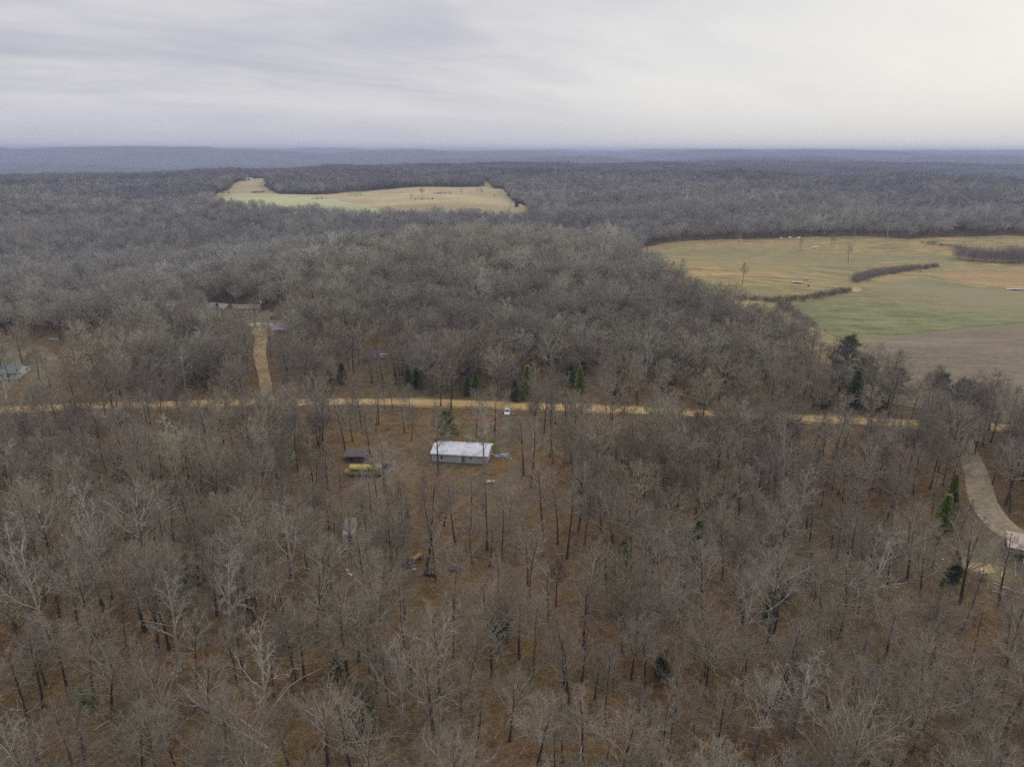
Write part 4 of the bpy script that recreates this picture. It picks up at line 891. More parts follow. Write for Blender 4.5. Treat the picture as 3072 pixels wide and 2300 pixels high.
m = MB(); m.box((4.96, 0, .66), (.12, 2.3, .22)); m.build('bumper', M_black, t)
m = MB(); m.box((-3.73, 0, 2.08), (.05, 2.1, .75)); m.build('windshield', M_glass, t)
for s_ in (-1, 1):
    for k in range(10): m = MB(); m.box((-2.95+k*.80, s_*(bw/2+.012), 2.02), (.66, .03, .52)); m.build('window', M_glass, t)
    m = MB(); [m.box((.6, s_*(bw/2+.02), z), (8.5, .045, .06)) for z in (1.62, 1.28, .98)]; m.build('rub_rail', M_black, t)
for x in (-4.35, 3.0):
    for s_ in (-1, 1):
        m = MB(); m.tube([(x, s_*.85, .47), (x, s_*1.16, .47)], .47, 14); wv_ = m.build('wheel', M_black, t); m = MB(); m.tube([(x, s_*1.14, .47), (x, s_*1.19, .47)], .22, 10); m.build('hub', M_steel, wv_)
m = MB(); m.box((.4, 0, .62), (8.8, 1.9, .3)); m.build('chassis', M_black, t)

# dark shed behind the bus
A, B = at(747, 998), at(788, 998); mid = (A+B)/2; t = thing('wooden_shed', (mid.x, mid.y+2.3, mid.z), R(1), 'dark wooden shed with old tin roof behind the bus', 'shed')
walls(t, 5.2, 4.6, 2.0, .9, M_darkwood); gable(t, 5.2, 4.6, 2.0, .9, .5, M_oldroof)
m = MB(); [m.box((-2.3+k*.55, -2.33, .98), (.06, .05, 1.9)) for k in range(9)]; m.build('board_battens', M_oldwood, t)
m = MB(); m.box((-1.2, -2.35, .85), (.95, .05, 1.7)); m.build('door', M_black, t)

# heaps of scrap
def heap(name, px_, py_, r_, h_, n, mats, lab, cat, seed=1, tyres=0, long_=1.0, zr=0):
    p = at(px_, py_); t = thing(name, p, zr, lab, cat); rr = random.Random(seed)
    for k, mt in enumerate(mats):
        m = MB()
        for j in range(n//len(mats)):
            a = rr.uniform(0, 2*pi); q = r_*sqrt(rr.random()); x, y = q*cos(a), q*sin(a); z = h_*(1-q/r_)*rr.uniform(.3, 1)+.08
            m.box((x, y, z), (rr.uniform(.3, 1.0)*long_, rr.uniform(.15, .5), rr.uniform(.08, .4)), rr.uniform(0, pi), rx=rr.uniform(-.6, .6), ry=rr.uniform(-.5, .5))
        m.build('scrap_metal' if k % 2 == 0 else 'board', mt, t)
    for j in range(tyres):
        a = rr.uniform(0, 2*pi); x, y, z = r_*.8*cos(a), r_*.8*sin(a), .35; m = MB(); n_ = 14; ring = [(x+.33*cos(2*pi*i/n_), y+.33*sin(2*pi*i/n_), z+.1*sin(2*pi*i/n_)) for i in range(n_+1)]
        m.tube(ring, .11, 6, cap=False); m.build('tyre', M_black, t)
    return t
heap('scrap_heap', 833, 1008, 1.6, 1.3, 40, [M_steel, M_black], 'dark heap of scrap beside the tail of the bus', 'scrap heap', 1, 4)
heap('scrap_heap', 884, 1219, 1.5, .9, 44, [M_steel, M_darkwood, M_black, M_steel], 'dark scrap heap at the left of the orange decked trailer', 'scrap heap', 2, 3)
heap('rubble_heap', 982, 1230, 1.1, .8, 26, [M_steel, M_darkwood], 'dark purple grey heap right of the dish post', 'heap', 3)
heap('rubble_heap', 931, 1242, .8, .7, 16, [M_black, M_steel], 'small black heap at the foot of a thick trunk', 'heap', 4)
def poles(name, pts, r_, mt, lab, cat='poles', part='pole', z=.12):
    c = at(pts[0][0], pts[0][1]); t = thing(name, c, 0, lab, cat)
    for k, (a, b, a2, b2) in enumerate(pts):
        P0, P1 = at(a, b), at(a2, b2); m = MB(); z_ = Vector((0, 0, z+(k % 3)*.12)); md_ = (P0+P1)/2+Vector((0, 0, .05)); m.tube([P0-c+z_, md_-c+z_, P1-c+z_], [r_, r_*.9, r_*.7], 7); m.build(part, mt, t)
    return t
poles('pole_pile', [(724, 1193, 762, 1172), (736, 1197, 752, 1178), (730, 1182, 760, 1180), (738, 1176, 770, 1170), (728, 1190, 748, 1174), (734, 1194, 766, 1184)], .10, M_pole, 'loose pile of pale poles in front of the old camper', 'poles')
heap('board_pile', 757, 1238, 1.1, .2, 6, [M_pole, M_litew], 'white boards scattered in the wood below the camper', 'boards', 6, long_=2)

# old camper
A = at(750, 1178); t = thing('camper_trailer', (A.x-.2, A.y+4.2, A.z), R(8), 'old grey camper with weathered flat roof among trees', 'camper')
m = MB(); m.prism([(-4.0, .7), (-4.1, 1.5), (-3.7, 2.5), (3.7, 2.5), (4.1, 1.5), (4.0, .7)], -1.25, 1.25); m.build('body', M_siding, t)
m = MB(); m.prism([(-3.85, 2.5), (-3.7, 2.6), (3.7, 2.6), (3.85, 2.5)], -1.33, 1.33); m.build('roof', M_greyroof, t)
for s_ in (-1, 1):
    m = MB(); m.tube([(s_*.95, .2, .35), (s_*1.2, .2, .35)], .35, 12); m.build('wheel', M_black, t)
m = MB(); m.box((0, -4.0, 1.9), (1.3, .06, .5), rx=-.35); m.build('window', M_glass, t)
m = MB(); m.tube([(0, -4.0, .5), (0, -5.1, .4)], .06, 6); m.build('hitch', M_black, t)

# trailer with orange deck
P0, P1 = at(894, 1214), at(908, 1204); dv = P1-P0; ang = atan2(dv.y, dv.x); t = thing('utility_trailer', ((P0.x+P1.x)/2, (P0.y+P1.y)/2, P0.z), ang, 'small trailer with orange deck beside a dark scrap heap', 'trailer')
m = MB(); m.box((0, 0, .95), (2.7, 1.35, .08)); m.build('deck', M_rust, t)
m = MB(); m.box((0, 0, .82), (2.5, 1.0, .16)); m.tube([(-1.25, 0, .8), (-2.4, 0, .5)], .06, 6); m.build('frame', M_black, t)
m = MB(); [m.box((0, y, 1.05), (2.7, .05, .14)) for y in (-.66, .66)]; m.build('side_rail', M_darkwood, t)
for s_ in (-1, 1): m = MB(); m.tube([(0.1, s_*.55, .36), (0.1, s_*.78, .36)], .36, 12); m.build('wheel', M_black, t)

# satellite dish post, buckets, tank, tarp, bag
p = at(946, 1226); t = thing('satellite_dish', p, 0, 'small white round dish on a thin post', 'dish')
m = MB(); m.tube([(0, 0, 0), (0, 0, 1.5)], .04, 6); m.build('post', M_steel, t)
m = MB(); n = 14; vs = [(0, .10, 1.6)]; vs += [(.16*cos(2*pi*k/n), .06, 1.6+.16*sin(2*pi*k/n)) for k in range(n)]+[(.34*cos(2*pi*k/n), -.06, 1.6+.34*sin(2*pi*k/n)) for k in range(n)]
vs += [(.34*cos(2*pi*k/n), -.03, 1.6+.34*sin(2*pi*k/n)) for k in range(n)]+[(0, .14, 1.6)]
fs = [(0, 1+k, 1+(k+1) % n) for k in range(n)]+[(1+k, 1+n+k, 1+n+(k+1) % n, 1+(k+1) % n) for k in range(n)]+[(1+n+k, 1+2*n+k, 1+2*n+(k+1) % n, 1+n+(k+1) % n) for k in range(n)]+[(1+2*n+k, 1+3*n, 1+2*n+(k+1) % n) for k in range(n)]
m.add(vs, fs); m.build('dish', M_litew, t)
def bucket(px_, py_, lab, r_=.22, h_=.42, mt=None, name='white_bucket', cat='bucket'):
    p = at(px_, py_); t = thing(name, p, 0, lab, cat); m = MB(); m.tube([(0, 0, 0), (0, 0, h_*.9), (0, 0, h_)], [r_*.8, r_, r_*1.06], 12); m.build('tub', mt or M_litew, t)
    m = MB(); m.tube([(0, 0, h_+.003), (0, 0, h_+.05)], [r_*1.1, r_*1.05], 12); m.build('lid', mt or M_litew, t)
bucket(893, 1232, 'left of two white buckets below the scrap heap'); bucket(896, 1231.5, 'right of two white buckets below the scrap heap')
bucket(1092, 987, 'white bucket on the ground under the blue tarpaulin'); bucket(1064, 983, 'white bucket between the home and the blue tarpaulin'); bucket(1105, 992, 'small white bucket at the edge of the drive', .15, .3)
bucket(2037, 1210, 'small white bucket in the wood left of the workshop', .18, .3); bucket(2023, 1220, 'white tub lying among brush left of the clay bank', .2, .3); bucket(2110, 1017, 'white bucket beside the gravel driveway', .18, .35)
bucket(568, 754, 'white sack standing on the farm driveway', .35, .6, name='white_sack', cat='sack'); bucket(575, 777, 'first of two small white sacks beside the farm driveway', .3, .5, name='white_sack', cat='sack'); bucket(572, 782, 'second of two small white sacks beside the farm driveway', .3, .4, name='white_sack', cat='sack')
bucket(565, 726, 'pale heap at the top of the farm driveway', .6, .5, name='white_sack', cat='sack')
p = at(1060, 1043); t = thing('gas_tank', p, R(6), 'white tank lying on the ground below the home', 'tank')
m = MB(); m.tube([(-1.1, 0, .5), (-1.05, 0, .5), (-.95, 0, .5), (.95, 0, .5), (1.05, 0, .5), (1.1, 0, .5)], [.12, .26, .38, .38, .26, .12], 14); m.build('tank', M_litew, t, True)
m = MB(); [m.box((x, 0, .1), (.12, .5, .24)) for x in (-.65, .65)]; m.build('foot', M_steel, t)
m = MB(); m.tube([(0, 0, .86), (0, 0, 1.0)], .12, 10); m.build('valve_cap', M_steel, t)
P0, P1 = at(1069, 986), at(1097, 984); dv = P1-P0; t = thing('blue_tarpaulin', (P0+P1)/2, atan2(dv.y, dv.x), 'blue and white tarpaulin over a long narrow stack beside the home', 'tarpaulin')
m = MB(); r2_ = random.Random(4); nx = 18; prf = [(-.45, .05), (-.3, .3), (-.18, .55), (.15, .6), (.28, .3), (.42, .05)]
vs = [(-2.1+4.2*i/nx, y+r2_.uniform(-.08, .08), z*(.72+.28*sin(i*.8)+.08*r2_.random())) for i in range(nx+1) for y, z in prf]; k6 = len(prf)
m.add(vs, [(i*k6+j, i*k6+j+1, (i+1)*k6+j+1, (i+1)*k6+j) for i in range(nx) for j in range(k6-1)]+[tuple(range(k6)), tuple(nx*k6+j for j in range(k6-1, -1, -1))]+[(i*k6, (i+1)*k6, (i+1)*k6+k6-1, i*k6+k6-1) for i in range(nx)])
m.build('sheet', M_blue, t); m = MB(); m.box((.9, -.02, .68), (2.3, .30, .05), ry=-.02); m.build('white_board', M_litew, t)
p = at(1110.5, 897); t = thing('purple_bag', p, .3, 'small purple bag with white top right of the white car', 'bag')
m = MB(); m.tube([(0, 0, 0), (0, 0, .3), (.03, 0, .6), (0, 0, .72)], [.28, .36, .26, .08], 10); m.build('sack', M_purple, t, True); m = MB(); m.box((0, -.02, .78), (.34, .16, .12), .4); m.build('flap', M_litew, t)

# cars
def car(px_, py_, rz, paint, lab, kind='car', Lc=4.6, Wc=1.85, Hc=1.62, name='parked_car'):
    p = at(px_, py_); t = thing(name, p, rz, lab, 'car' if kind == 'car' else 'pickup truck'); hw = Wc/2   # front towards -y
    m = MB(); y0, y1 = -Lc/2, Lc/2; zs = .32; hz_ = Hc*.60
    P_ = [(y0+.05, zs), (y0, zs+.3), (y0+.10, hz_-.16), (y0+1.15, hz_), (y1-.1, hz_+.02), (y1, hz_-.3), (y1-.05, zs)]
    n = len(P_); vs = []
    for s_, f in ((-1, .90), (-1, 1), (1, 1), (1, .90)):
        pass
    for x, f in ((-hw, 1), (hw, 1)): vs += [(x*(.93 if (k in (0, 1, 2, 5, 6)) else 1), y, z) for k, (y, z) in enumerate(P_)]
    m.add(vs, [(i, (i+1) % n, n+(i+1) % n, n+i) for i in range(n)]+[tuple(range(n-1, -1, -1)), tuple(range(n, 2*n))]); b_ = m.build('body', paint, t)
    c0, c1 = y0+1.25, (y1-.25 if kind == 'car' else y0+3.0); r0_, r1_ = c0+.75, c1-.35
    m = MB(); m.add([(-hw*.95, c0, hz_), (hw*.95, c0, hz_), (hw*.95, c1, hz_), (-hw*.95, c1, hz_), (-hw*.78, r0_, Hc-.05), (hw*.78, r0_, Hc-.05), (hw*.78, r1_, Hc-.05), (-hw*.78, r1_, Hc-.05)],
                    [(0, 1, 5, 4), (1, 2, 6, 5), (2, 3, 7, 6), (3, 0, 4, 7), (4, 5, 6, 7), (0, 3, 2, 1)]); m.build('cabin_glass', M_glass, t)
    m = MB(); m.box((0, (r0_+r1_)/2, Hc-.02), (hw*1.62, r1_-r0_+.12, .07), taper=(.92, .94)); m.build('roof', paint, t)
    m = MB()
    for s_ in (-1, 1):
        m.tube([(s_*hw*.95, c0+.05, hz_), (s_*hw*.79, r0_, Hc-.05)], .045, 5); m.tube([(s_*hw*.95, c1, hz_), (s_*hw*.79, r1_, Hc-.05)], .06, 5); m.tube([(s_*hw*.96, (c0+c1)/2+.1, hz_), (s_*hw*.79, (r0_+r1_)/2, Hc-.05)], .05, 5)
    m.build('pillar', paint, t)
    if kind == 'truck': m = MB(); m.box((0, (c1+y1)/2, hz_+.03), (Wc*.80, y1-c1-.3, .03)); m.build('cargo_bed', M_black, t)
    for y in (y0+.85, y1-.85):
        for s_ in (-1, 1): m = MB(); m.tube([(s_*(hw-.24), y, .34), (s_*(hw+.01), y, .34)], .34, 14); w_ = m.build('wheel', M_black, t); m = MB(); m.tube([(s_*(hw), y, .34), (s_*(hw+.03), y, .34)], .19, 10); m.build('rim', M_steel, w_)
    for s_ in (-1, 1):
        m = MB(); m.box((s_*hw*.68, y0+.02, hz_-.30), (.36, .10, .15)); m.build('headlight', M_lamp, t); m = MB(); m.box((s_*(hw+.12), c0+.25, hz_+.10), (.24, .10, .16)); m.build('mirror', paint, t)
    m = MB(); m.box((0, y0-.01, .62), (.85, .05, .16)); m.build('grille', M_black, t); m = MB(); m.box((0, y0-.03, .42), (Wc*.9, .12, .14)); m.build('bumper', paint, t)
    return t
car(1095.5, 893.5, R(-1), M_carw, 'white car facing the camera at the drive by the road')
car(593, 690, R(70), M_carb, 'black car parked at the right side of the farm yard'); car(516, 686, R(85), M_carg, 'dark car with pale roof in front of the cottage', 'truck', 5.2, name='parked_pickup')
car(499, 664.5, R(80), M_carw, 'left of two white cars parked behind the farm'); car(508, 664, R(95), M_carw, 'right of two white cars parked behind the farm')

# dark cabin beyond the road
A = at(796, 784); t = thing('dark_cabin', (A.x+.2, A.y+6.4, A.z), R(-2), 'narrow dark cabin with navy roof in the wood', 'cabin')
m = MB(); m.prism([(-6.4, 0), (-6.4, 2.35), (6.4, 2.35), (6.4, 0)], -2.15, 2.15); wl = m.build('wall', M_darkwood, t)
m = MB(); m.add([(-2.5, -6.8, 2.3), (0, -6.8, 3.0), (2.5, -6.8, 2.3), (-2.5, 6.8, 2.3), (0, 6.8, 3.0), (2.5, 6.8, 2.3), (-2.5, -6.8, 2.42), (0, -6.8, 3.14), (2.5, -6.8, 2.42), (-2.5, 6.8, 2.42), (0, 6.8, 3.14), (2.5, 6.8, 2.42)],
                 [(6, 7, 10, 9), (7, 8, 11, 10), (0, 3, 4, 1), (1, 4, 5, 2), (0, 1, 7, 6), (1, 2, 8, 7), (3, 9, 10, 4), (4, 10, 11, 5), (0, 6, 9, 3), (2, 5, 11, 8)]); m.build('roof', M_navy, t)
m = MB(); m.add([(-2.15, -6.4, 2.35), (2.15, -6.4, 2.35), (0, -6.4, 2.95), (-2.15, 6.4, 2.35), (2.15, 6.4, 2.35), (0, 6.4, 2.95)], [(0, 1, 2), (3, 5, 4), (0, 3, 4, 1), (1, 4, 5, 2), (0, 2, 5, 3)]); m.build('gable_end', M_darkwood, t)
opening(t, 'door', -.6, -6.4, 1.05, .95, 2.05, -1, M_oldwood, M_black); opening(t, 'window', 2.15, -1.0, 1.5, 1.2, .9, 2, M_trim, M_glass); opening(t, 'window', 1.1, -6.4, 1.5, .9, .8, -1, M_oldwood, M_glass)
A = at(828, 776); t = thing('white_trailer', (A.x, A.y+1, A.z), R(3), 'small white panelled trailer right of the dark cabin', 'trailer')
m = MB(); m.box((0, 0, 1.35), (3.3, 1.8, 1.5)); m.build('body', M_carw, t); m = MB(); [m.box((x, -.93, 1.35), (.22, .05, 1.35)) for x in (-.95, .30)]; m.build('window', M_glass, t)
for s_ in (-1, 1): m = MB(); m.tube([(0, s_*.7, .35), (0, s_*.95, .35)], .35, 12); m.build('wheel', M_black, t)
poles('white_board', [(806, 785.5, 817, 784.5)], .09, M_litew, 'pale board lying in front of the dark cabin', 'board', 'plank', .1)

# house at the left edge
A, B = at(38, 819), at(67, 798); dv = B-A; ang = atan2(dv.y, dv.x)-pi/2; Dl = 11.5; Wl = 15
ctr = Vector((A.x, A.y, 0))+Vector((-sin(ang)*Dl/2-cos(ang)*Wl/2, cos(ang)*Dl/2-sin(ang)*Wl/2, 0)); t = thing('farm_house', (ctr.x, ctr.y, A.z-.1), ang, 'white walled house with grey green roof at the left edge', 'house')
walls(t, Wl, Dl, 2.8, 1.9, M_carw and mat('white_wall', (0.52, 0.52, 0.52), .8, .2, .12, 1.2)); gable(t, Wl, Dl, 2.8, 1.9, .5, M_greenroof)
for x in (-4.5, 0.5, 4.6): opening(t, 'window', x, -Dl/2, 1.6, 1.2, 1.2, -1, M_trim, M_glass)
opening(t, 'door', 2.6, -Dl/2, 1.1, 1.0, 2.1, -1, M_trim, M_brownw)
for y in (-3, 3): opening(t, 'window', Wl/2, y, 1.6, 1.1, 1.2, 2, M_trim, M_glass)
poles('pale_plank', [(82, 765, 96, 763)], .14, M_litew, 'long white plank on the grass behind the left house', 'plank', 'plank')
poles('pale_plank', [(49, 766, 56, 765)], .16, M_litew, 'short white plank on the grass behind the left house', 'plank', 'plank')
bucket(109, 777, 'white barrel to the right of the left house', .3, .6, name='white_barrel', cat='barrel')
p = at(117, 735); t = thing('blue_boat', p, R(10), 'pale blue boat lying at the back of the left yard', 'boat')
m = MB(); n = 8; ys = [(-2.0+4.0*k/n) for k in range(n+1)]; vs = []
for k, x in enumerate(ys):
    w_ = .75*(1-max(0, (k-4)/4.2)**2); vs += [(x, -w_, .75), (x, -w_*.55, .1), (x, w_*.55, .1), (x, w_, .75), (x, w_*.8, .7), (x, -w_*.8, .7)]
m.add(vs, [(k*6+j, k*6+(j+1) % 6, (k+1)*6+(j+1) % 6, (k+1)*6+j) for k in range(n) for j in range(6)]+[(0, 1, 2, 3, 4, 5), tuple(n*6+j for j in range(5, -1, -1))]); m.build('hull', mat('pale_blue', (.35, .40, .55), .5), t)
m = MB(); m.box((-.4, 0, .72), (.25, 1.3, .05)); m.build('bench', M_oldwood, t)

# farm beyond the road
A = at(472, 676); t = thing('farm_barn', (A.x, A.y+4, A.z), R(-24), 'grey roofed barn behind an evergreen at the left farm', 'barn')
walls(t, 11, 7.5, 2.7, 1.5, M_brownw); gable(t, 11, 7.5, 2.7, 1.5, .5, M_greyroof)
m = MB(); m.box((1.5, -3.78, 1.2), (2.6, .06, 2.4)); m.build('door', M_darkwood, t); opening(t, 'window', -2.5, -3.75, 1.6, 1.0, .9, -1, M_trim, M_glass)
A = at(530, 677); t = thing('farm_cottage', (A.x, A.y+4, A.z), R(2), 'long pale walled house with a tan brown roof behind the farm yard', 'house')
walls(t, 12.5, 7.5, 2.5, 1.3, mat('cream_wall', (.46, .43, .32), .8, .2, .1, 1.5)); gable(t, 12.5, 7.5, 2.5, 1.3, .5, mat('tan_brown_roof', (.21, .175, .125), .9, .2, .2, 1.5)); opening(t, 'door', -1.5, -3.75, 1.05, 1.0, 2.1, -1, M_trim, M_darkwood)
for x in (-4.2, 1.6, 4.4): opening(t, 'window', x, -3.75, 1.5, 1.1, 1.0, -1, M_trim, M_glass)
A = at(603, 721); t = thing('tin_roofed_shed', (A.x+.5, A.y+2.4, A.z), R(-8), 'open lean-to with lilac grey tin roof beside the farm yard', 'shed')
m = MB(); m.prism([(-2.6, 1.9), (2.6, 2.9), (2.6, 3.0), (-2.6, 2.0)], -4.2, 4.2); m.build('roof', M_ribbed, t)
for x in (-4, 0, 4):
    for y, zt in ((-2.4, 1.92), (2.4, 2.84)): m = MB(); m.tube([(x, y, 0), (x, y, zt)], .08, 6); m.build('post', M_darkwood, t)
m = MB(); m.box((0, 2.45, 1.3), (8.0, .08, 2.6)); m.build('back_wall', M_darkwood, t)
m = MB(); m.tube([(-4.2, -2.2, 2.0), (-5.6, -2.2, 2.1), (-6.0, -2.2, 1.6), (-6.1, -2.2, .2)], .07, 6); m.build('gutter_pipe', M_black, t)
A = at(602, 702); t = thing('white_boat', A, R(12), 'small white boat lying above the lean-to at the farm', 'boat')
m = MB(); vs = []
for k in range(n+1):
    x = -2.0+4.0*k/n; w_ = .7*(1-max(0, (k-4)/4.2)**2); vs += [(x, -w_, .75), (x, -w_*.55, .1), (x, w_*.55, .1), (x, w_, .75), (x, w_*.8, .7), (x, -w_*.8, .7)]
m.add(vs, [(k*6+j, k*6+(j+1) % 6, (k+1)*6+(j+1) % 6, (k+1)*6+j) for k in range(n) for j in range(6)]+[(0, 1, 2, 3, 4, 5), tuple(n*6+j for j in range(5, -1, -1))]); m.build('hull', M_litew, t); m = MB(); m.box((-.4, 0, .72), (.25, 1.2, .05)); m.build('bench', M_oldwood, t)
sheet('bare_ground_patch', wpoly([(536, 700), (560, 697), (596, 700), (590, 705), (545, 706)]), field_mat('pale_soil', [(.4, (.30, .25, .18)), (.6, (.40, .34, .26))], .1, .5), .14, 2.0, .6)
def utility_pole(px_, py_, h, lab, tr=True):
    p = at(px_, py_); t = thing('utility_pole', p, R(5), lab, 'utility pole'); m = MB(); m.tube([(0, 0, -.2), (0, 0, h)], [.15, .10], 8); m.build('pole', M_utility, t)
    m = MB(); m.box((0, -.12, h-.7), (1.8, .10, .12)); ca_ = m.build('crossarm', M_utility, t)
    for x in (-.8, 0, .8): m = MB(); m.tube([(x, -.12, h-.64), (x, -.12, h-.42)], .05, 6); m.build('insulator', M_litew, ca_)
    if tr: m = MB(); m.tube([(.38, 0, h-2.1), (.38, 0, h-2.0), (.38, 0, h-1.2), (.38, 0, h-1.1)], [.18, .27, .27, .18], 12); m.build('transformer', M_litew, t)
utility_pole(565.4, 688.4, 9.6, 'pale utility pole with white transformer in the farm yard')
utility_pole(867, 792, 8.5, 'slim utility pole in the wood right of the dark cabin', False)

# workshop at the right edge
A, B = at(2173.6, 1206.4), at(2240, 1222); dv = B-A; ang = atan2(dv.y, dv.x); t = thing('open_workshop', A, ang, 'open fronted shed with pinkish roof and lilac ribbed band', 'shed')
m = MB(); m.prism([(-.6, 3.05), (5.4, 4.0), (5.4, 4.12), (-.6, 3.17)], -.4, 12.0); m.build('roof', M_pinkroof, t)
m = MB(); [m.box((6, -.1-.02*(k % 2), 2.05+k*.155), (12.0, .06, .14)) for k in range(6)]; m.build('ribbed_band', M_ribbed, t)
for x in (0, 5.8, 11.8):
    for y, zt in ((0.02, 3.05), (5.2, 3.86)): m = MB(); m.tube([(x, y, 0), (x, y, zt)], .11, 8); m.build('post', M_litew if y < 1 else M_oldwood, t)
m = MB(); m.box((5.9, 5.3, 1.9), (11.8, .08, 3.8)); m.build('back_wall', M_darkwood, t)
A = at(2206, 1239); t = thing('ribbed_lean_to', A, ang-R(4), 'tall lilac ribbed metal wall with a corner post at the right edge', 'building')
m = MB(); [m.box((.1+k*.3, .05, 1.9), (.2, .08+.05*(k % 2), 3.8)) for k in range(24)]; m.build('ribbed_wall', M_ribbed, t)
m = MB(); [m.box((.02, .15+k*.3, 1.9), (.07+.04*(k % 2), .2, 3.78)) for k in range(8)]; m.build('side_wall', M_ribbed, t)
m = MB(); m.tube([(-.1, -.1, 0), (-.1, -.1, 3.9)], .10, 8); m.build('post', M_litew, t); m = MB(); m.box((3.6, 1.3, 3.9), (7.4, 2.8, .1)); m.build('roof', M_pinkroof, t)
poles('peeled_log', [(2174.7, 1212, 2161.6, 1248)], .20, M_log, 'yellow peeled log lying left in front of the workshop', 'log', 'log', .2)
poles('peeled_log', [(2192, 1210, 2193.5, 1247)], .19, M_log, 'yellow peeled log lying right in front of the workshop', 'log', 'log', .2)
poles('long_pole', [(2143.4, 1258.6, 2215, 1283.5), (2161.6, 1268, 2207.5, 1284.7)], .12, M_pole, 'pair of long pale poles on the ground below the logs', 'pole')
poles('long_pole', [(2141.8, 1276.3, 2178, 1286), (2181, 1287, 2196, 1291.5), (2199, 1293, 2209, 1297)], .09, M_pole, 'broken row of thin pale poles lowest below the workshop', 'pole')
A = at(2153, 1216.5); t = thing('white_pipe', A, 0, 'white upright pipe with a thin pipe running from its foot', 'pipe'); m = MB(); m.tube([(0, 0, 0), (.12, .02, 1.15)], .11, 8); m.build('upright_pipe', M_litew, t)
B = at(2172, 1217.5)-A; m = MB(); m.tube([(0, 0, .12), (B.x, B.y, B.z+.1)], .05, 6); m.build('ground_pipe', M_pole, t)
hl = catmull([at(a, b)+Vector((0, 0, .1)) for a, b in [(2150, 1072), (2151, 1087), (2158, 1100), (2170, 1115.5), (2194, 1137), (2211, 1145.4), (2250, 1160)]], 5); c0_ = hl[0].copy(); m = MB(); m.tube([q-c0_ for q in hl], .075, 6); o = m.build('yellow_hose', M_hose); o.location = c0_; setp(o, 'long yellow hose curving along the gravel driveway', 'hose')
# parts of the meadow
def flat_trailer(px_, py_, rz, Lt, lab):
    p = at(px_, py_); t = thing('flatbed_trailer', p, rz, lab, 'trailer'); m = MB(); m.box((0, 0, .95), (Lt, 2.5, .14)); m.build('deck', M_pole, t)
    m = MB(); [m.box((0, y, .80), (Lt, .16, .24)) for y in (-1.1, 1.1)]; m.build('frame', M_black, t); m = MB(); m.tube([(Lt/2-.3, 0, .9), (Lt/2+.4, 0, 1.9), (Lt/2+2.2, 0, 2.0), (Lt/2+2.2, 0, 1.2)], .17, 6); m.build('gooseneck', M_black, t)
    for x in (-1.3, -.3):
        for s_ in (-1, 1): m = MB(); m.tube([(x, s_*.95, .4), (x, s_*1.22, .4)], .4, 12); m.build('wheel', M_black, t)
flat_trailer(1722, 612, R(4), 7.5, 'flatbed trailer with raised neck on the left of the meadow'); flat_trailer(2192, 627, R(6), 12, 'long flatbed trailer at the right edge below the tan strip')
P0, P1 = at(1752, 538), at(1771, 533); dv = P1-P0; t = thing('feed_trough', (P0+P1)/2, atan2(dv.y, dv.x), 'long white feed trough near the two tall meadow trees', 'trough'); Lt = dv.length*.8
m = MB(); m.box((0, 0, .8), (Lt, 1.6, .7), taper=(1, 1.25)); m.build('trough', M_litew, t); m = MB(); [m.box((x, 0, .25), (.2, 1.2, .5)) for x in (-Lt*.35, 0, Lt*.35)]; m.build('leg', M_black, t)
for a, b, lab, r_ in [(1599, 520, 'white bale beside the lone tree at the far treeline', 1.0), (1687, 516.5, 'left of three white bales along the far treeline', 1.2), (1706, 515, 'middle of three white bales along the far treeline', 1.3), (1725, 516.5, 'right of three white bales along the far treeline', 1.5)]:
    p = at(a, b); t = thing('wrapped_bale', p, fr.uniform(-.4, .4), lab, 'bale'); m = MB(); m.tube([(-r_*.9, 0, r_*.75), (-r_*.85, 0, r_*.75), (r_*.85, 0, r_*.75), (r_*.9, 0, r_*.75)], [r_*.6, r_*.75, r_*.75, r_*.6], 14); m.build('wrap', M_litew, t, True)
sheet('bare_soil_crossing', wpoly([(1838, 622), (1856, 622), (1866, 628), (1850, 633), (1836, 630)]), M_clay, .42, 3, .6)
for a, b, n_, lab in [(1843, 623, 9, 'white rubble on the bare crossing between the brush rows'), (2008, 603, 9, 'white rubble at the top corner of the green pasture'), (2054, 615, 6, 'white rubble on the edge of the green pasture'), (2016, 577, 6, 'white rubble in the brush mound'), (2047, 584, 4, 'white rubble right of the brush mound'), (2096, 587, 7, 'white rubble on the right of the meadow'), (1758, 641, 3, 'white stone at the left brush row'), (1741, 650, 3, 'white stone below the left brush row'), (2122, 1234, 4, 'white stone on the clay bank')]:
    heap('rubble', a, b, .5+.28*n_*(b < 700), .5, n_, [M_litew], lab, 'rubble', int(a), long_=1.6)
p = at(1746, 619); t = thing('black_barrel', p, 0, 'small black barrel right of the flatbed trailer', 'barrel'); m = MB(); m.tube([(0, 0, 0), (0, 0, .6), (0, 0, 1.2)], [.4, .45, .4], 12); m.build('drum', M_black, t); m = MB(); m.tube([(0, 0, 1.203), (0, 0, 1.25)], .42, 12); m.build('lid', M_steel, t)

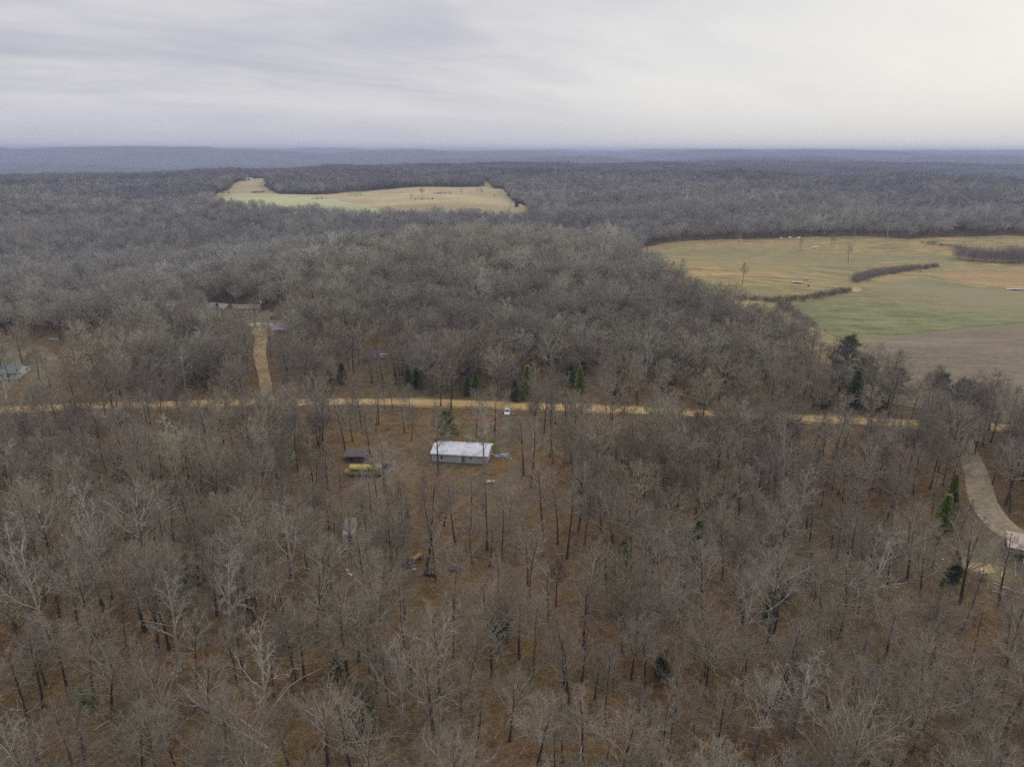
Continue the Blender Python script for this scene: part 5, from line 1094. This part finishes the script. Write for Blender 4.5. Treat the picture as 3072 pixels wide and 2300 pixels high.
# far farms on the ridges
def far_house(px_, py_, w, d, rz, lab, mw=None, mr=None):
    p = at(px_, py_); p.z += 1.5; t = thing('farm_building', p, rz, lab, 'building'); hh = 3.2 if abs(p.y) < 2400 else 5.5; walls(t, w, d, hh, 2.2, mw or M_litew, z0=-3); gable(t, w, d, hh, 2.2, .6, mr or M_greyroof); m = MB(); m.box((0, -d/2-.05, 2), (w*.25, .1, 4)); m.build('door', M_darkwood, t)
for a, b, w, d, lab in [(1284, 371.5, 12, 9, 'leftmost of the white farm buildings on the far ridge'), (1292, 371, 16, 9, 'second of the white farm buildings on the far ridge'), (1302, 371, 10, 8, 'third of the white farm buildings on the far ridge'), (1318, 371.5, 18, 9, 'longest white farm building, right of the ridge group'),
                        (1331, 372, 9, 8, 'small white building at the right end of the ridge group'), (1566, 361, 18, 10, 'white building at the left of the hilltop farm'), (1594, 358.5, 14, 10, 'building on top of the hilltop farm field'), (1612, 362, 12, 9, 'building at the right of the hilltop farm'),
                        (1604, 396, 10, 8, 'left of two white roofs in the wood below the hilltop farm'), (1655, 396, 12, 8, 'right of two white roofs in the wood below the hilltop farm'), (300, 374, 22, 12, 'left of two pale buildings in the far left valley'), (318, 374, 30, 12, 'right of two pale buildings in the far left valley'), (708, 402, 16, 9, 'pale long building in the wood behind the upper field'), (540, 391, 12, 8, 'white building beside the track left of the upper field'), (448, 383, 10, 8, 'white building in the wood left of the upper field')]:
    far_house(a, b, w, d, fr.uniform(-.3, .3), lab)

# ------------------------------------------------------------------ fallen and leaning trees
def fallen(name, pts, r0_, r1_, lab, limbs=0, seed=1, z=.25, rise=0.0):
    P_ = [at(a, b) for a, b in pts]; c = P_[0].copy(); t = thing(name, c, 0, lab, 'fallen tree' if rise < 2 else 'leaning tree'); n = len(P_)
    Q_ = [p-c+Vector((0, 0, z+rise*i/(n-1))) for i, p in enumerate(P_)]; Q_ = catmull(Q_, 4); m = MB(); k = len(Q_); m.tube(Q_, [r0_+(r1_-r0_)*i/(k-1) for i in range(k)], 8); m.build('trunk', M_deadwood, t, True)
    if limbs:
        r = np.random.RandomState(seed); out = []; dv = (Q_[-1]-Q_[0]).normalized(); G = dict(nseg=[0, 4, 3, 2, 1], wob=[0, .15, .2, .2, .1], up=[0, .05, .03, 0, 0], tip=[0, .3, .4, .5, .5], kids=[0, 5, 4, 3, 0], start=[0, .2, .15, .1], ang=[0, (25, 60), (25, 60), (25, 60)], ratio=[0, .55, .55, .55], rr=[0, .55, .6, .7], minr=.013)
        for j in range(limbs):
            q = Q_[int(k*(0.45+.55*j/limbs))]; d = np.array(dv)*.9+r.normal(0, .5, 3); d[2] = abs(d[2])*.8+.15; grow(r, out, np.array(q), unit(d), r.uniform(3, 5.5), r0_*.45, 1, 3, G, 0)
        o = bpy.data.objects.new('crown', npmesh('crown', *tubes(np.array(out), sides)[:2], [M_deadwood])); C.objects.link(o); o.parent = t
fallen('fallen_tree', [(579, 1618), (520, 1583), (460, 1545), (412, 1510)], .26, .12, 'thick grey fallen tree with its broken crown, lower of two', 13, 4)
fallen('fallen_tree', [(570, 1596), (525, 1560), (480, 1527), (438, 1497)], .19, .09, 'pale fallen trunk without bark above the thicker one', 3, 6, .35)
fallen('leaning_tree', [(557, 1586), (590, 1545), (636, 1500), (700, 1478)], .13, .05, 'thin pale trunk leaning in a curve to the right', 2, 8, .3, 3.0)
fallen('fallen_branch', [(205, 1577), (228, 1562), (258, 1546)], .12, .05, 'short fallen branch in the lower left wood', 0, 1, .12)
# dead sticks on the forest floor
r = np.random.RandomState(8); X5, Y5 = jgrid(3.6, 60, 260, R(39), 5, fr); k = allowed(X5, Y5, fr, False) & (fr.uniform(0, 1, X5.size) < .55); X5, Y5 = X5[k], Y5[k]; sg = []
for x, y in zip(X5, Y5):
    a = r.uniform(0, 2*pi); L_ = r.uniform(.8, 4.5); z = H(x, y)+.08; x2, y2 = x+cos(a)*L_, y+sin(a)*L_; sg.append((x, y, z, x2, y2, H(x2, y2)+.1, .05, .025, 1, 0))
    if L_ > 2: a2 = a+.7; sg.append(((x+x2)/2, (y+y2)/2, z, (x+x2)/2+cos(a2)*L_*.4, (y+y2)/2+sin(a2)*L_*.4, z+.35, .03, .015, 1, 0))
o = bpy.data.objects.new('dead_sticks', npmesh('dead_sticks', *tubes(np.array(sg), lambda l: 4)[:2], [M_deadwood])); C.objects.link(o); setp(o, 'dead sticks and twigs strewn over the forest floor', 'dead sticks', None, 'stuff')
# ------------------------------------------------------------------ labels that tell the trees apart
MARKS = [('white home', 992, 990), ('yellow bus', 785, 1022), ('white car', 1096, 890), ('old grey camper', 745, 1160), ('pale pole pile', 742, 1185), ('orange decked trailer', 900, 1210), ('round white dish', 946, 1226),
         ('white tank', 1060, 1042), ('big dark evergreen in mid wood', 1080, 1385), ('dark evergreen above the fallen trees', 785, 1585), ('broad dark right evergreen', 1503, 1205), ('yellow green evergreen', 2033, 1150),
         ('clay bank', 2120, 1228), ('workshop logs', 2178, 1230), ('crossing fallen trunks', 575, 1596), ('broken crown of the fallen tree', 415, 1512), ('lower left corner of the view', 0, 1656),
         ('bottom edge middle', 1106, 1656), ('lower right corner of the view', 2212, 1656), ('left end of the road', 0, 888), ('dark left wood evergreen', 262, 1040), ('small lower right evergreen', 1890, 1478),
         ('little clearing evergreen', 880, 1120), ('tiny right wood evergreen', 1742, 1260), ('gravel driveway', 2125, 1080), ('half of the right view edge', 2212, 1400), ('half of the left view edge', 0, 1250), ('short fallen branch', 230, 1560)]
ORD = ['nearest', 'second', 'third', 'fourth', 'fifth', 'sixth', 'seventh', 'eighth', 'ninth', 'tenth', 'eleventh', 'twelfth', 'thirteenth', 'fourteenth', 'fifteenth', 'sixteenth', 'seventeenth', 'eighteenth', 'nineteenth', 'twentieth']
cell = {}
for t, x, y, nm in IND_OBJ:
    k = min(range(len(MARKS)), key=lambda i: (MARKS[i][1]-x)**2+(MARKS[i][2]-y)**2); dx, dy = x-MARKS[k][1], y-MARKS[k][2]
    side = ('right of' if dx > 0 else 'left of') if abs(dx) > abs(dy) else ('below' if dy > 0 else 'above')
    cell.setdefault((nm, k, side), []).append((dx*dx+dy*dy, t))
for (nm, k, side), L_ in cell.items():
    L_.sort(key=lambda q: q[0])
    for j, (_, t) in enumerate(L_):
        w = '' if len(L_) == 1 else (ORD[min(j, 19)]+' ')
        t['label'] = '%s%s bare tree %s the %s' % (w, nm, side, MARKS[k][0])

cell = {}
for t, x, y, nm in EV_OBJ:
    k = min(range(len(MARKS)), key=lambda i: (MARKS[i][1]-x)**2+(MARKS[i][2]-y)**2 if 'evergreen' not in MARKS[i][0] else 1e12); dx, dy = x-MARKS[k][1], y-MARKS[k][2]
    side = ('right of' if dx > 0 else 'left of') if abs(dx) > abs(dy) else ('below' if dy > 0 else 'above')
    cell.setdefault((nm, k, side), []).append((dx*dx+dy*dy, t))
for (nm, k, side), L_ in cell.items():
    L_.sort(key=lambda q: q[0])
    for j, (_, t) in enumerate(L_):
        t['label'] = '%ssmall %s evergreen %s the %s' % ('' if len(L_) == 1 else ORD[min(j, 19)]+' ', nm, side, MARKS[k][0])
# ------------------------------------------------------------------ haze
hm = bpy.data.materials.new('haze'); hm.use_nodes = True; t = hm.node_tree; t.nodes.clear()
pv = N(t, 'ShaderNodeVolumePrincipled'); pv.inputs['Color'].default_value = (0.68, 0.74, 1.0, 1); pv.inputs['Density'].default_value = 1.5e-4; pv.inputs['Anisotropy'].default_value = 0.0
ou = N(t, 'ShaderNodeOutputMaterial'); t.links.new(pv.outputs[0], ou.inputs['Volume'])
hb = MB(); hb.box((0, 0, 28), (47000, 47000, 206)); ho = hb.build('haze', hm); setp(ho, kind='stuff')
